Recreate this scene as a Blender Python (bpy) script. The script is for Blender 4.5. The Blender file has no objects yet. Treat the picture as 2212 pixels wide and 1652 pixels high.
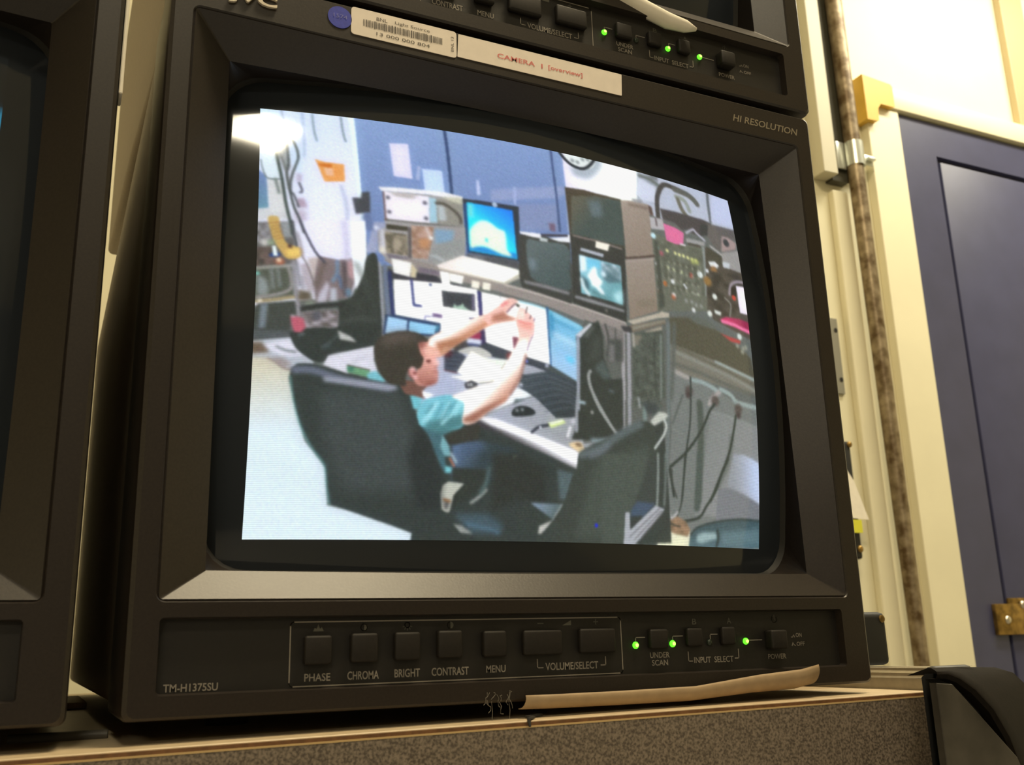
import bpy, bmesh, math, random
import numpy as np
from mathutils import Vector, Matrix

# ------------------------------------------------------------------ camera, world, lights, exposure
S = bpy.context.scene
COL = S.collection
S.view_settings.view_transform = 'Standard'
S.view_settings.look = 'None'
S.view_settings.exposure = 0.0
S.view_settings.gamma = 1.0
S.view_settings.use_curve_mapping = False

cam_data = bpy.data.cameras.new('camera')
cam_data.sensor_fit = 'HORIZONTAL'; cam_data.sensor_width = 36.0
cam_data.lens = 36.0 * 2140.0 / 2212.0
cam_data.clip_start = 0.01
cam_data.dof.use_dof = True; cam_data.dof.focus_distance = 0.50; cam_data.dof.aperture_fstop = 24.0
cam = bpy.data.objects.new('camera', cam_data); COL.objects.link(cam)
R = ((0.90596232, -0.42249404, -0.02703822), (0.08495007, 0.24398421, -0.96605134), (0.41474783, 0.87290921, 0.2569314))
M = Matrix.Identity(4)
for i in range(3):
    M[i][0], M[i][1], M[i][2] = R[0][i], -R[1][i], -R[2][i]
M[0][3], M[1][3], M[2][3] = -0.02909097, -0.38770867, 0.02243432
cam.matrix_world = M
S.camera = cam

world = bpy.data.worlds.new('world'); S.world = world; world.use_nodes = True
world.node_tree.nodes['Background'].inputs[0].default_value = (1.0, 0.86, 0.62, 1)
world.node_tree.nodes['Background'].inputs[1].default_value = 0.05

CEIL = 1.95
def area(name, loc, size, sizey, power, col=(1, .875, .60), rot=(0, 0, 0)):
    l = bpy.data.lights.new(name, 'AREA'); l.shape = 'RECTANGLE'; l.size = size; l.size_y = sizey
    l.energy = power; l.color = col
    o = bpy.data.objects.new(name, l); COL.objects.link(o); o.location = loc; o.rotation_euler = rot
    return o
area('lamp_over_desk', (0.50, -0.36, CEIL - .075), 0.52, 0.25, 30.0, (1, .83, .54))
area('lamp_across_room', (-2.30, -4.30, CEIL - .075), 1.2, 0.32, 62.0, (1, .87, .68))
area('lamp_by_door', (2.05, 0.50, CEIL - .075), 1.1, 0.26, 32.0, (1, .925, .72))

# ------------------------------------------------------------------ helpers
def mat(name, col, rough=.5, noise=0., scale=60., metal=0., bump=0., col2=None, spec=.5, emit=None, estr=0., detail=4.):
    m = bpy.data.materials.new(name); m.use_nodes = True
    nt = m.node_tree; b = nt.nodes['Principled BSDF']
    b.inputs['Roughness'].default_value = rough; b.inputs['Metallic'].default_value = metal
    b.inputs['Specular IOR Level'].default_value = spec
    c1 = (*col, 1)
    b.inputs['Base Color'].default_value = c1
    if noise or col2 or bump:
        tc = nt.nodes.new('ShaderNodeTexCoord'); n = nt.nodes.new('ShaderNodeTexNoise')
        n.inputs['Scale'].default_value = scale; n.inputs['Detail'].default_value = detail
        nt.links.new(tc.outputs['Object'], n.inputs['Vector'])
        r = nt.nodes.new('ShaderNodeValToRGB')
        c2 = (*col2, 1) if col2 else (*[min(1, v * (1 + noise)) for v in col], 1)
        if not col2: c1 = (*[v * (1 - noise) for v in col], 1)
        r.color_ramp.elements[0].position = .35; r.color_ramp.elements[1].position = .65
        r.color_ramp.elements[0].color = c1; r.color_ramp.elements[1].color = c2
        nt.links.new(n.outputs['Fac'], r.inputs['Fac']); nt.links.new(r.outputs['Color'], b.inputs['Base Color'])
        if bump:
            bp = nt.nodes.new('ShaderNodeBump'); bp.inputs['Strength'].default_value = bump; bp.inputs['Distance'].default_value = .0004
            nt.links.new(n.outputs['Fac'], bp.inputs['Height']); nt.links.new(bp.outputs['Normal'], b.inputs['Normal'])
    if emit:
        b.inputs['Emission Color'].default_value = (*emit, 1); b.inputs['Emission Strength'].default_value = estr
    return m

def obj(name, bm, m, parent=None, smooth=None, label=None):
    me = bpy.data.meshes.new(name)
    if smooth is not None:
        for f in bm.faces: f.smooth = True
    bm.to_mesh(me); bm.free()
    if m: me.materials.append(m)
    o = bpy.data.objects.new(name, me); COL.objects.link(o)
    if parent: o.parent = parent
    if smooth is not None:
        try: me.set_sharp_from_angle(angle=math.radians(smooth))
        except Exception: pass
    if label: o['label'] = label
    return o
def tag(o, label=None, cat=None, group=None, kind=None):
    for k, v in (('label', label), ('category', cat), ('group', group), ('kind', kind)):
        if v: o[k] = v
    return o
def empty(name, loc, label, cat, group=None, rot=(0, 0, 0)):
    o = bpy.data.objects.new(name, None); COL.objects.link(o); o.location = loc; o.rotation_euler = rot
    o.empty_display_size = .05
    return tag(o, label, cat, group)

def box(bm, a, b, bev=0., seg=2):
    v = [bm.verts.new((x, y, z)) for x in (a[0], b[0]) for y in (a[1], b[1]) for z in (a[2], b[2])]
    F = [(0, 1, 3, 2), (4, 6, 7, 5), (0, 4, 5, 1), (2, 3, 7, 6), (0, 2, 6, 4), (1, 5, 7, 3)]
    fs = [bm.faces.new([v[i] for i in f]) for f in F]
    if bev:
        es = list({e for f in fs for e in f.edges})
        bmesh.ops.bevel(bm, geom=es, offset=bev, segments=seg, affect='EDGES', profile=.5)
def rrect(x0, z0, x1, z1, r, y, n=6, bow=(0, 0, 0, 0), side=8):
    """Rounded, optionally bowed rectangle (left, bottom, right, top bulge), counter clockwise seen from the front."""
    pts = []
    cs = [((x0 + r, z0 + r), math.pi), ((x1 - r, z0 + r), 1.5 * math.pi), ((x1 - r, z1 - r), 0.), ((x0 + r, z1 - r), .5 * math.pi)]
    for k, ((cx, cz), a0) in enumerate(cs):
        for i in range(n + 1):
            a = a0 + i / n * math.pi / 2
            pts.append([cx + r * math.cos(a), cz + r * math.sin(a)])
        nx = cs[(k + 1) % 4]; e0 = pts[-1]
        e1 = [nx[0][0] + r * math.cos(nx[1]), nx[0][1] + r * math.sin(nx[1])]
        for i in range(1, side):
            t = i / side; pts.append([e0[0] + (e1[0] - e0[0]) * t, e0[1] + (e1[1] - e0[1]) * t])
    cx, cz = (x0 + x1) / 2, (z0 + z1) / 2; hx, hz = (x1 - x0) / 2, (z1 - z0) / 2
    out = []
    for x, z in pts:
        u, v = (x - cx) / hx, (z - cz) / hz
        if u < 0: x -= bow[0] * (1 - v * v) * (-u)
        else: x += bow[2] * (1 - v * v) * u
        if v < 0: z -= bow[1] * (1 - u * u) * (-v)
        else: z += bow[3] * (1 - u * u) * v
        out.append((x, y(x, z) if callable(y) else y, z))
    return out
def loft(bm, loops, cap0=False, cap1=False, closed=True):
    vs = [[bm.verts.new(p) for p in l] for l in loops]
    n = len(vs[0])
    for a, b in zip(vs[:-1], vs[1:]):
        for i in range(n if closed else n - 1):
            j = (i + 1) % n
            bm.faces.new((a[i], a[j], b[j], b[i]))
    if cap0: bm.faces.new(vs[0][::-1])
    if cap1: bm.faces.new(vs[-1])
    return vs
def fill_between(bm, loops):
    es = []
    for l in loops:
        for i in range(len(l)):
            a, b = l[i], l[(i + 1) % len(l)]
            e = bm.edges.get((a, b)) or bm.edges.new((a, b)); es.append(e)
    bmesh.ops.triangle_fill(bm, use_beauty=True, use_dissolve=False, edges=es)
def tube(bm, pts, r, n=8, cap=True):
    pts = [Vector(p) for p in pts]; loops = []
    for i, p in enumerate(pts):
        t = (pts[min(i + 1, len(pts) - 1)] - pts[max(i - 1, 0)]).normalized()
        a = t.cross(Vector((0, 0, 1)))
        if a.length < 1e-3: a = t.cross(Vector((1, 0, 0)))
        a.normalize(); b = t.cross(a)
        rr = r[i] if isinstance(r, (list, tuple)) else r
        loops.append([p + a * (rr * math.cos(k * 2 * math.pi / n)) + b * (rr * math.sin(k * 2 * math.pi / n)) for k in range(n)])
    loft(bm, loops, cap, cap)
def disc(bm, x, z, r, y, n=20, depth=0., dome=0.):
    ring = [(x + r * math.cos(k * 2 * math.pi / n), y, z + r * math.sin(k * 2 * math.pi / n)) for k in range(n)]
    loops = [[(px, y + depth, pz) for px, _, pz in ring], ring]
    if dome: loops += [[(x + (px - x) * .75, y - dome * .7, z + (pz - z) * .75) for px, _, pz in ring], [(x + (px - x) * .35, y - dome, z + (pz - z) * .35) for px, _, pz in ring]]
    loft(bm, loops if depth else loops[1:] if dome else [ring, [(x + (px - x) * .01, y, z + (pz - z) * .01) for px, _, pz in ring]], False, True)
def strip(bm, pts, w, y):
    """Flat printed line of width w through (x, z) points at depth y."""
    for (ax, az), (bx, bz) in zip(pts[:-1], pts[1:]):
        d = math.hypot(bx - ax, bz - az) or 1e-9
        nx, nz = -(bz - az) / d * w / 2, (bx - ax) / d * w / 2; ex, ez = (bx - ax) / d * w / 2, (bz - az) / d * w / 2
        bm.faces.new([bm.verts.new(p) for p in ((ax - ex + nx, y, az - ez + nz), (ax - ex - nx, y, az - ez - nz), (bx + ex - nx, y, bz + ez - nz), (bx + ex + nx, y, bz + ez + nz))])
def flat(bm, pts, y):
    bm.faces.new([bm.verts.new((x, y, z)) for x, z in pts])
def text(bm, s, x0, z0, h, y, x1=None, slant=0., bold=0., depth=0., vert=False):
    """Lettering as flat (or raised) mesh: lower left corner x0, z0, capital height h, squeezed to end at x1."""
    cu = bpy.data.curves.new('t', 'FONT'); cu.body = s; cu.size = 1.; cu.offset = bold; cu.resolution_u = 3
    if depth: cu.extrude = 1.
    to = bpy.data.objects.new('t', cu); COL.objects.link(to)
    dg = bpy.context.evaluated_depsgraph_get(); dg.update()
    me = bpy.data.meshes.new_from_object(to.evaluated_get(dg))
    P = [v.co.copy() for v in me.vertices]
    if P:
        xa, xb = min(p.x for p in P), max(p.x for p in P); za, zb = min(p.y for p in P), max(p.y for p in P)
        kz = h / (zb - za); kx = (x1 - x0) / (xb - xa) if x1 is not None else kz
        vs = []
        for p in P:
            dx, dz = (p.x - xa) * kx, (p.y - za) * kz
            dx += slant * dz
            q = (x0 + dx, y - (p.z + 1) / 2 * depth, z0 + dz) if not vert else (x0 - dz, y, z0 + dx)
            vs.append(bm.verts.new(q))
        for f in me.polygons:
            try: bm.faces.new([vs[i] for i in f.vertices])
            except ValueError: pass
    bpy.data.objects.remove(to); bpy.data.curves.remove(cu); bpy.data.meshes.remove(me)
# ------------------------------------------------------------------ materials
PL = mat('dark_brown_plastic', (.0185, .0135, .0105), .40, .18, 900, bump=.08, spec=.5)
PLB = mat('bevel_plastic', (.040, .031, .022), .36, .12, 900, bump=.2)
PANEL = mat('panel_plastic', (.0125, .0105, .0088), .5, .1, 700, bump=.1)
BTN = mat('button_plastic', (.014, .0115, .0095), .6, .12, 700, spec=.3)
RUB = mat('black_surround', (.012, .011, .010), .6)
CAB = mat('taupe_cabinet', (.33, .27, .20), .55, .05, 300)
PRINT = mat('grey_print', (.27, .24, .20), .6)
PRINT2 = mat('faint_print', (.10, .095, .075), .6)
GOLD = mat('dull_metal_lettering', (.30, .26, .19), .4, metal=.3)
SILVER = mat('silver_lettering', (.72, .64, .52), .4, metal=.3)
LED = mat('green_indicator', (.1, .5, .05), .3, emit=(.12, 1., .02), estr=1.6)
LEDC = mat('green_indicator_core', (.6, .9, .3), .3, emit=(.55, 1., .12), estr=2.2)
LEDOFF = mat('unlit_indicator', (.02, .03, .02), .3)
WHITE = mat('label_paper', (.86, .77, .68), .6, .03, 150)
RED = mat('red_print', (.72, .20, .18), .6)
BLACK = mat('black_print', (.10, .085, .07), .6)
BLUE = mat('blue_sticker', (.035, .05, .42), .45, .1, 500)
BLUEL = mat('pale_blue_print', (.16, .17, .50), .5)
REDPEN = mat('red_marker', (.075, .014, .010), .6, .3, 900)
TAN = mat('tan_paper', (.37, .265, .155), .6, .06, 200)
PAPER = mat('white_paper', (.86, .80, .68), .6, .03, 100)
DUST = mat('grey_dust', (.22, .20, .17), .9)
FOOT = mat('rubber_foot', (.015, .014, .013), .7)

# ------------------------------------------------------------------ the broadcast picture
ART = '''
P 100,106,104 0 -251,-112 6299,-2470 4364,3223 -97,3238
G 205,218,238,226,228,244 0 -6,23 548,861 -37,-34 651,-23 704,809 708,1123 611,1400 -15,1504
C 232,248,252 2 40,0 618,-7 642,186 664,490 693,857
C 128,142,160 1 17,0 142,2 150,63 157,134
C 172,188,206 2 16,0 283,10 292,174 295,370
C 140,158,165 1 16,0 351,12 362,144 380,231
C 132,148,152 1 16,0 548,10 560,132 577,212
C 186,192,210 3 25,0 542,585 575,733 586,926
P 205,222,240 6 -9,1 142,2 156,134 279,330 279,534 162,343 -1,44
G 112,136,186,104,150,172 1 17,526 28,810 0,507 50,556 59,653 68,801 -20,820 -16,515
P 205,208,212 2 -20,811 70,794 194,803 200,872 88,869 -18,902
P 212,214,216 2 55,575 137,568 166,702 183,817 76,826
S 216,228,236 1 12,433 52,368 101,308 124,435 139,554 82,569 50,563 27,505
C 112,124,128 0 9,0 11,426 27,505 58,567 137,568
P 180,170,188 5 246,517 279,507 279,587 246,577
P 176,158,176 3 242,708 297,703 319,772 253,778
P 190,180,196 8 232,800 308,793 315,881 249,887
C 92,92,100 1 16,0 263,588 282,646 269,660
P 222,160,84 1 364,384 431,401 563,405 567,542 430,559 405,487 382,421
P 196,110,30 2 385,417 482,413 476,445 396,440
P 226,192,156 2 425,444 487,447 492,510 441,506
G 140,168,206,114,138,188 0 1307,-53 1427,827 641,-10 954,-10 1303,-7 1666,-3 2051,-5 2262,-11 2258,369 2249,709 2250,964 1734,1040 733,1172 714,1098 703,844 678,609
P 150,166,202 5 1627,458 2162,329 2244,312 2244,379 2165,431 1620,551
P 134,150,190 6 1827,544 2167,482 2166,703 1837,758
C 54,76,116 1 24,0 1302,0 1311,141 1318,329 1325,552
C 74,94,136 1 21,0 2167,8 2165,186 2168,372 2167,710
C 150,170,206 1 22,0 2263,11 2263,294 2242,698
P 222,220,240 1 884,183 1021,168 1040,460 907,455
P 166,182,214 1 1080,342 1106,348 1091,463 1064,460
P 198,216,242 1 1113,363 1262,359 1272,547 1126,544
P 204,214,242 2 1519,395 1538,391 1544,511 1516,522
P 172,188,222 2 1810,400 1831,397 1821,549 1804,551
P 118,98,122 3 2079,659 2132,653 2129,724 2080,718
G 232,228,244,246,252,246 0 2260,253 2775,221 2264,-24 2597,-40 2985,-29 2952,308 2712,342 2521,322 2260,315
C 176,186,196 8 88,0 2370,148 2461,150 2551,67 2586,2
D 226,232,232 0 154,0 2427,-38
C 38,44,52 1 27,0 2247,5 2285,53 2339,95 2413,111 2469,94 2518,51 2557,0
D 150,158,160 2 18,0 2353,51
D 150,158,160 2 18,0 2398,56
D 150,158,160 2 18,0 2449,20
D 150,158,160 2 18,0 2497,8
P 188,194,208 1 2980,-50 4097,-46 4082,331 3825,442 3115,398 2912,381
N 176,184,198,120,126,130 2 54,3 2990,-4 3180,-39 3193,72 3082,284 2934,257
P 205,210,224 3 2979,56 3150,108 3121,259 2981,277 2922,229
C 110,118,116 2 32,0 2991,36 3093,42 3174,77
C 72,70,68 1 45,0 3122,399 3132,272 3160,170 3240,60 3358,61 3448,78
C 96,98,92 2 57,0 3356,70 3484,84 3553,115 3592,153
C 150,158,150 2 42,0 3359,142 3448,159 3486,247
C 110,108,96 2 43,0 3373,163 3407,267 3501,355
C 104,110,112 2 31,0 3748,1 3729,116 3717,291
P 196,202,222 2 3785,16 3987,-1 4010,69 3990,284 3728,289
P 76,72,74 2 3156,305 3328,295 3628,294 3724,306 3668,424 3563,466 3489,460 3419,438 3369,457 3296,412 3165,404
P 104,100,98 2 3662,318 4003,298 3997,405 3831,407 3771,565 3705,526 3635,440
P 60,62,64 2 3587,349 3680,325 3651,436 3555,460
C 190,190,205 2 20,0 3403,473 3487,421 3520,445 3605,495
P 184,182,186 2 3022,411 3165,400 3174,502 3025,520
C 120,110,112 1 19,0 3094,413 3092,475
P 106,110,98 1 3030,542 3154,567 3344,594 3600,566 3572,994 3569,1133 2998,1230 3020,781
N 112,116,104,92,96,84 2 42,7 3027,617 3149,599 3341,609 3567,589 3533,1002 3013,1096
P 160,160,160 2 3394,521 3602,511 3593,552 3386,561
C 84,80,72 1 23,0 3412,571 3534,566
C 140,148,146 2 31,0 3575,572 3560,781 3538,1001
P 216,116,164 1 3167,439 3289,451 3376,479 3349,594 3262,606 3172,590
P 212,212,216 1 3319,584 3382,585 3370,603 3312,601
P 82,76,68 1 3594,563 4030,698 4048,1074 4053,1318 3580,1202 3536,1010
P 160,158,156 2 3785,569 4008,491 3996,708 3779,695
P 200,206,212 2 3779,649 3870,645 3851,698 3778,703
P 170,150,148 3 3822,402 3905,397 3993,423 3977,491 3787,561
D 70,72,74 2 36,0 3866,455
P 74,72,62 2 3613,547 3695,575 3778,602 3771,690 3636,727 3586,692
C 170,168,166 2 23,0 3664,536 3782,586
P 226,230,232 2 3607,688 3686,670 3731,698 3704,727 3626,729
D 150,110,70 4 37,0 3660,756
D 150,110,70 4 36,0 3564,870
N 86,80,72,60,56,50 2 54,5 3589,776 4009,722 4015,898 3937,1095 3670,1160 3522,1143
P 236,230,242 1 3903,844 4017,833 4014,1082 3908,1086
C 160,150,160 2 26,0 3808,941 3839,852 3919,804 4020,793
P 40,36,32 1 3841,870 3900,862 3886,948 3827,945
D 196,72,60 1 24,0 3857,961
C 130,130,124 1 15,0 3746,984 3807,1031 3779,1140
G 204,58,112,150,40,80 2 3715,1181 3985,1175 3655,1191 3728,1155 3889,1141 4020,1154 4004,1253 3913,1239 3758,1216
C 238,122,170 2 30,0 3683,1199 3818,1205 3896,1221 3996,1238
P 182,72,72 2 3644,1306 3743,1320 3880,1329 3865,1362 3738,1360 3649,1339
D 214,224,220 2 27,0 3869,1298
P 84,82,68 3 3111,1262 3294,1232 3498,1247 3640,1301 3757,1360 3888,1410 3982,1467 4011,1641 3617,1572 3265,1506 3097,1482
P 96,102,96 3 3279,1213 3502,1218 3608,1257 3558,1287 3378,1267
D 150,154,140 3 19,0 3832,1384
D 150,154,140 3 20,0 3901,1394
D 150,154,140 3 20,0 3933,1381
D 150,154,140 3 20,0 3886,1425
P 122,120,110 2 3097,1482 3265,1506 3573,1551 4002,1635 4026,1786 3600,1746 3298,1717 3082,1672
C 156,168,164 2 26,0 3563,1559 3785,1603 4011,1648
C 104,102,90 3 31,0 3130,1491 3348,1542 3660,1614 3995,1692
C 142,146,138 4 23,0 3143,1537 3432,1598 3797,1678 3990,1735
C 94,98,92 4 27,0 3102,1629 3337,1665 3649,1726 3986,1778
P 118,124,122 1 2968,1674 3080,1706 3296,1752 3586,1803 3779,1868 4067,1894 4045,3015 2952,3045
G 126,132,130,144,146,148 3 3305,2028 3948,2513 3478,1959 4026,2043 4030,2799 3293,2764 3388,2376
P 122,126,132 2 3534,2564 3662,2540 3832,2584 4009,2651 4014,2795 3509,2825
G 150,156,164,192,202,222 3 3700,2475 3952,2457 3706,2279 3821,2275 3928,2299 4017,2331 4009,2651 3832,2584 3643,2538 3644,2499
P 166,162,158 2 3081,1686 3132,1676 3281,1714 3288,1743 3236,1743 3096,1707
C 152,168,168 2 36,0 3297,1739 3401,1746 3506,1773 3581,1804
C 168,162,160 2 37,0 3581,1804 3499,1861 3464,1912
C 152,168,166 2 38,0 3597,1778 3707,1808 3761,1856 3837,1867 4027,1878
C 140,146,144 3 16,0 3492,1969 3674,1988 3826,2012 4003,2040
C 76,86,80 3 62,0 3362,1917 3365,2113 3348,2372 3329,2658
C 76,88,84 3 60,0 3349,2309 3333,2501 3316,2715
C 100,108,104 6 41,0 3693,2147 3647,2348 3525,2551
D 84,76,74 4 40,0 3260,1830
D 84,76,74 4 42,0 3530,1878
D 84,76,74 4 44,0 3785,1915
D 70,60,62 3 26,0 3249,1864
D 70,60,62 3 28,0 3781,1963
C 52,60,58 1 16,0 3281,1721 3274,1874 3254,2091 3214,2287 3186,2478 3165,2666
C 46,56,52 1 21,0 3523,1905 3465,1965 3397,2084 3314,2195 3201,2314 3084,2404 3047,2438 3063,2517 3088,2640
C 48,58,54 1 22,0 3751,1973 3726,2070 3669,2255 3581,2425 3498,2578 3454,2657
C 80,88,84 2 14,0 3194,1870 3138,1980 3083,2101
C 48,58,54 1 21,0 3648,2323 3572,2446 3507,2579 3411,2698 3326,2790 3095,2830
C 48,58,54 1 13,0 3196,2321 3181,2511 3157,2699 3103,2818
C 60,66,62 1 13,0 3067,2444 3075,2549 3116,2651
P 226,226,202 1 2934,3002 3016,2876 3128,2859 3248,2880 3244,3002
N 160,130,104,120,100,80 2 32,11 2998,2810 3126,2786 3209,2819 3252,2879 3229,2929 3113,2915 3016,2888
C 190,190,190 2 18,0 3036,2729 3062,2801 3126,2755
C 56,58,52 1 11,0 2998,2804 3071,2843 3152,2859
G 62,84,90,84,112,122 1 3465,2809 3487,2995 3240,3009 3253,2922 3302,2865 3421,2829 3598,2796 3784,2778 4019,2782 4024,2991
P 156,182,184 5 3320,2914 3380,2893 3510,2888 3529,2931 3365,2974 3314,2963
C 48,64,66 2 23,0 3528,2869 3543,2931 3522,2988
C 52,66,66 1 16,0 3261,2910 3336,2854 3553,2803 3784,2778 4009,2781
P 96,124,132 7 3573,2886 3990,2849 3992,2953 3576,2980
P 160,158,158 0 832,587 1405,561 1399,945 836,1011
P 234,230,240 1 829,588 1155,588 1153,800 885,806 836,806
P 176,170,166 4 867,586 1082,588 1033,622 914,617
P 236,236,238 1 795,557 916,546 1262,534 1403,551 1404,589 1229,574 1143,572 814,586
D 92,92,104 2 15,0 860,634
D 92,92,104 2 16,0 1122,643
D 92,92,104 2 15,0 868,746
D 92,92,104 2 15,0 1127,765
P 166,202,218 2 1155,595 1210,596 1211,785 1153,796
P 150,148,140 1 1204,598 1401,575 1396,790 1208,796
P 188,196,200 3 1214,651 1263,651 1277,763 1221,771
C 86,82,76 2 22,0 1205,632 1258,631 1324,669 1372,716 1382,769
P 200,200,180 3 1242,579 1399,562 1396,617 1296,598
L 112,112,108 1 15,0 839,809 1075,810 1393,801
L 96,72,72 1 11,0 829,594 842,812
P 162,158,158 1 774,875 844,842 1418,795 1402,1021 1210,1137 841,1110 790,1052
P 160,168,196 2 758,838 839,829 844,868 786,900 778,1066 705,1073
P 66,64,54 1 843,845 996,847 993,880 844,881
P 205,205,214 3 803,879 835,895 841,1066 801,1057
N 160,150,132,104,98,84 1 21,21 832,901 990,909 991,1069 841,1063
S 172,160,142 3 900,952 941,953 952,997 923,1026 888,1004
P 98,92,94 1 994,850 1020,847 1017,1088 993,1082
N 190,160,146,158,124,104 1 31,5 1019,834 1182,827 1167,920 1153,987 1133,1079 1021,1082
P 196,146,106 5 1071,932 1149,923 1135,995 1076,996
C 214,200,196 3 22,0 1127,847 1155,915
D 240,240,236 2 15,0 1157,915
P 134,168,194 4 1182,840 1329,834 1310,945 1184,961
P 152,156,156 5 1172,965 1402,884 1396,1015 1204,1122 1133,1079
C 200,210,216 3 12,0 1152,1051 1194,1053 1241,1079
P 116,110,122 2 841,1066 992,1082 1015,1098 1014,1123 858,1102
P 66,70,78 2 615,663 673,660 679,616 734,603 737,768 637,789
P 100,118,160 4 683,780 734,768 761,901 687,909
D 230,236,250 3 16,0 774,879
D 232,226,210 4 24,0 816,1043
P 44,54,64 1 1403,565 1839,563 1822,1013 1420,995
P 28,66,118 1 1407,607 1447,593 1448,992 1420,995
G 20,120,235,24,226,255 1 1747,552 1568,807 1433,591 1788,603 1798,995 1435,975
P 24,140,214 3 1435,975 1798,995 1800,951 1444,927
S 228,246,222 3 1446,952 1443,862 1449,806 1501,743 1555,720 1608,734 1663,771 1713,786 1722,859 1725,932 1759,975 1684,975 1562,933 1491,939
P 60,200,220 2 1558,864 1579,861 1578,891 1560,893
P 110,225,220 4 1439,602 1481,603 1482,708 1440,714
D 176,196,214 1 21,0 1649,579
P 78,80,86 3 1416,1000 1807,1003 1813,1072 1552,1054 1402,1028
P 120,124,130 4 1440,1010 1553,1015 1533,1044 1458,1034
P 152,144,140 1 820,1112 1018,1092 1197,1124 1691,1196 2016,1240 2242,1289 2689,1369 2710,1432 2694,1467 2313,1402 2012,1326 1688,1274 1446,1232 1179,1199 890,1157
C 190,182,176 1 14,0 1690,1207 1869,1234 2242,1293 2681,1366
P 52,52,62 1 852,1171 909,1203 1037,1190 1190,1199 1220,1227 1456,1264 1499,1284 1481,1286 1225,1277 1036,1265 857,1263
P 238,238,236 1 877,1099 1016,1118 1003,1226 891,1206
P 206,196,164 1 1016,1123 1051,1170 1043,1229 1006,1225
P 120,110,124 2 1061,1144 1215,1158 1214,1196 1060,1188
G 236,228,226,250,250,244 1 1253,1091 1623,1174 1192,1118 1384,1022 1830,1081 1829,1127 1694,1194 1210,1139
P 188,184,170 1 1690,1187 1831,1095 1827,1132 1699,1205
L 206,200,186 1 12,0 1210,1139 1686,1197
P 250,250,248 1 1212,1159 1278,1164 1286,1261 1228,1261
P 250,250,246 1 1281,1167 1386,1178 1372,1239 1286,1226
P 246,242,228 1 1446,1202 1503,1209 1495,1262 1438,1256
P 246,242,228 1 1527,1206 1585,1212 1576,1265 1519,1261
P 62,64,62 1 1815,790 1999,775 2245,782 2229,1258 2220,1285 1824,1207 1808,1125
H 96,110,112,74,90,92 2 1937,880 2126,1120 1882,838 1995,825 2219,829 2224,1039 2212,1178 2027,1167 1920,1136 1887,1068
P 112,128,136 6 1887,969 1944,967 1952,1052 1891,1061
P 132,132,136 2 1846,1152 2027,1167 2212,1196 2203,1220 2011,1195 1842,1174
P 240,240,244 1 1827,767 1999,759 2006,796 1929,797 1842,786
P 192,202,204 1 2000,788 2062,792 2051,821 1985,819
P 66,64,76 1 2000,761 2236,727 2235,747 2013,779
P 238,240,246 1 2064,785 2227,749 2237,724 2255,724 2247,791 2151,799
P 72,64,52 1 2250,315 2424,304 2515,311 2763,316 2735,834 2580,834 2250,808
G 96,96,84,70,84,82 2 2409,360 2546,480 2298,383 2527,338 2760,332 2740,733 2508,734 2262,715
P 98,114,120 8 2442,397 2561,372 2565,513 2463,533
G 166,152,142,146,132,120 1 2773,325 2999,682 2758,321 2892,298 3037,298 3015,774 2745,833
C 120,104,96 5 20,0 2836,342 3020,337
P 92,74,66 2 3034,303 3067,311 3074,394 3035,395
P 150,150,156 3 2870,280 2981,269 2975,301 2882,308
P 56,58,56 1 2256,724 2383,715 2738,749 2695,1365 2229,1274
L 122,112,108 1 18,0 2281,727 2485,736 2705,761
P 244,240,228 1 2477,739 2600,743 2578,804 2464,794
P 178,184,196 1 2337,817 2539,836 2526,865 2326,843
G 150,205,222,110,168,176 1 2358,895 2592,1185 2315,880 2432,888 2682,909 2673,1230 2478,1206 2308,1190
P 232,244,250 3 2319,882 2373,885 2366,1003 2314,1018
P 120,200,226 3 2379,898 2498,899 2491,969 2455,961 2386,986
N 196,214,226,116,146,156 3 34,9 2505,905 2679,916 2674,1035 2505,1056
S 246,250,246 3 2424,966 2455,961 2463,1029 2501,1064 2478,1108 2411,1118 2400,1080 2374,1043 2391,1013
C 238,246,248 3 36,0 2442,1100 2493,1160
P 86,120,130 5 2509,1021 2573,983 2667,1030 2673,1050 2549,1070
P 70,100,110 5 2316,1038 2378,1083 2385,1169 2338,1129
C 216,232,236 3 28,0 2320,1078 2337,1143 2376,1191
P 94,140,146 4 2403,1133 2480,1175 2575,1208 2478,1202 2399,1181
D 214,236,244 3 22,0 2517,1006
P 190,230,236 8 2586,1159 2675,1104 2672,1224 2612,1216
P 142,144,148 2 2257,1213 2403,1227 2680,1268 2680,1288 2386,1256 2250,1235
D 110,110,100 2 13,0 2519,1297
G 158,146,136,142,128,114 1 2777,835 2905,1274 2731,852 3012,783 2999,1229 2726,1338
C 84,70,64 1 20,0 2744,833 2875,802 3023,760
C 170,156,148 2 16,0 2749,853 2873,824 3017,786
P 132,122,106 8 2811,1172 2983,1137 2986,1192 2813,1226
D 226,226,160 2 15,0 3166,685
D 226,226,160 2 15,0 3248,690
D 226,226,160 2 16,0 3291,696
D 226,226,160 2 16,0 3335,697
D 226,226,160 2 16,0 3380,703
D 226,226,160 2 16,0 3424,709
D 226,226,160 2 16,0 3465,711
D 180,188,110 6 23,0 3430,726
D 180,188,110 6 23,0 3473,721
D 202,212,166 2 15,0 3152,835
D 202,212,166 2 15,0 3207,842
D 202,212,166 2 15,0 3294,847
D 226,232,236 2 16,0 3049,934
D 226,232,236 2 16,0 3183,948
D 226,232,236 2 16,0 3044,1045
D 226,232,236 2 18,0 3580,777
D 226,232,236 2 16,0 3039,824
D 232,240,240 2 30,0 3491,829
D 200,236,246 2 25,0 3041,578
D 130,190,184 2 18,0 3064,680
D 188,96,116 4 20,0 3100,721
D 180,84,76 3 21,0 3391,857
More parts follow.
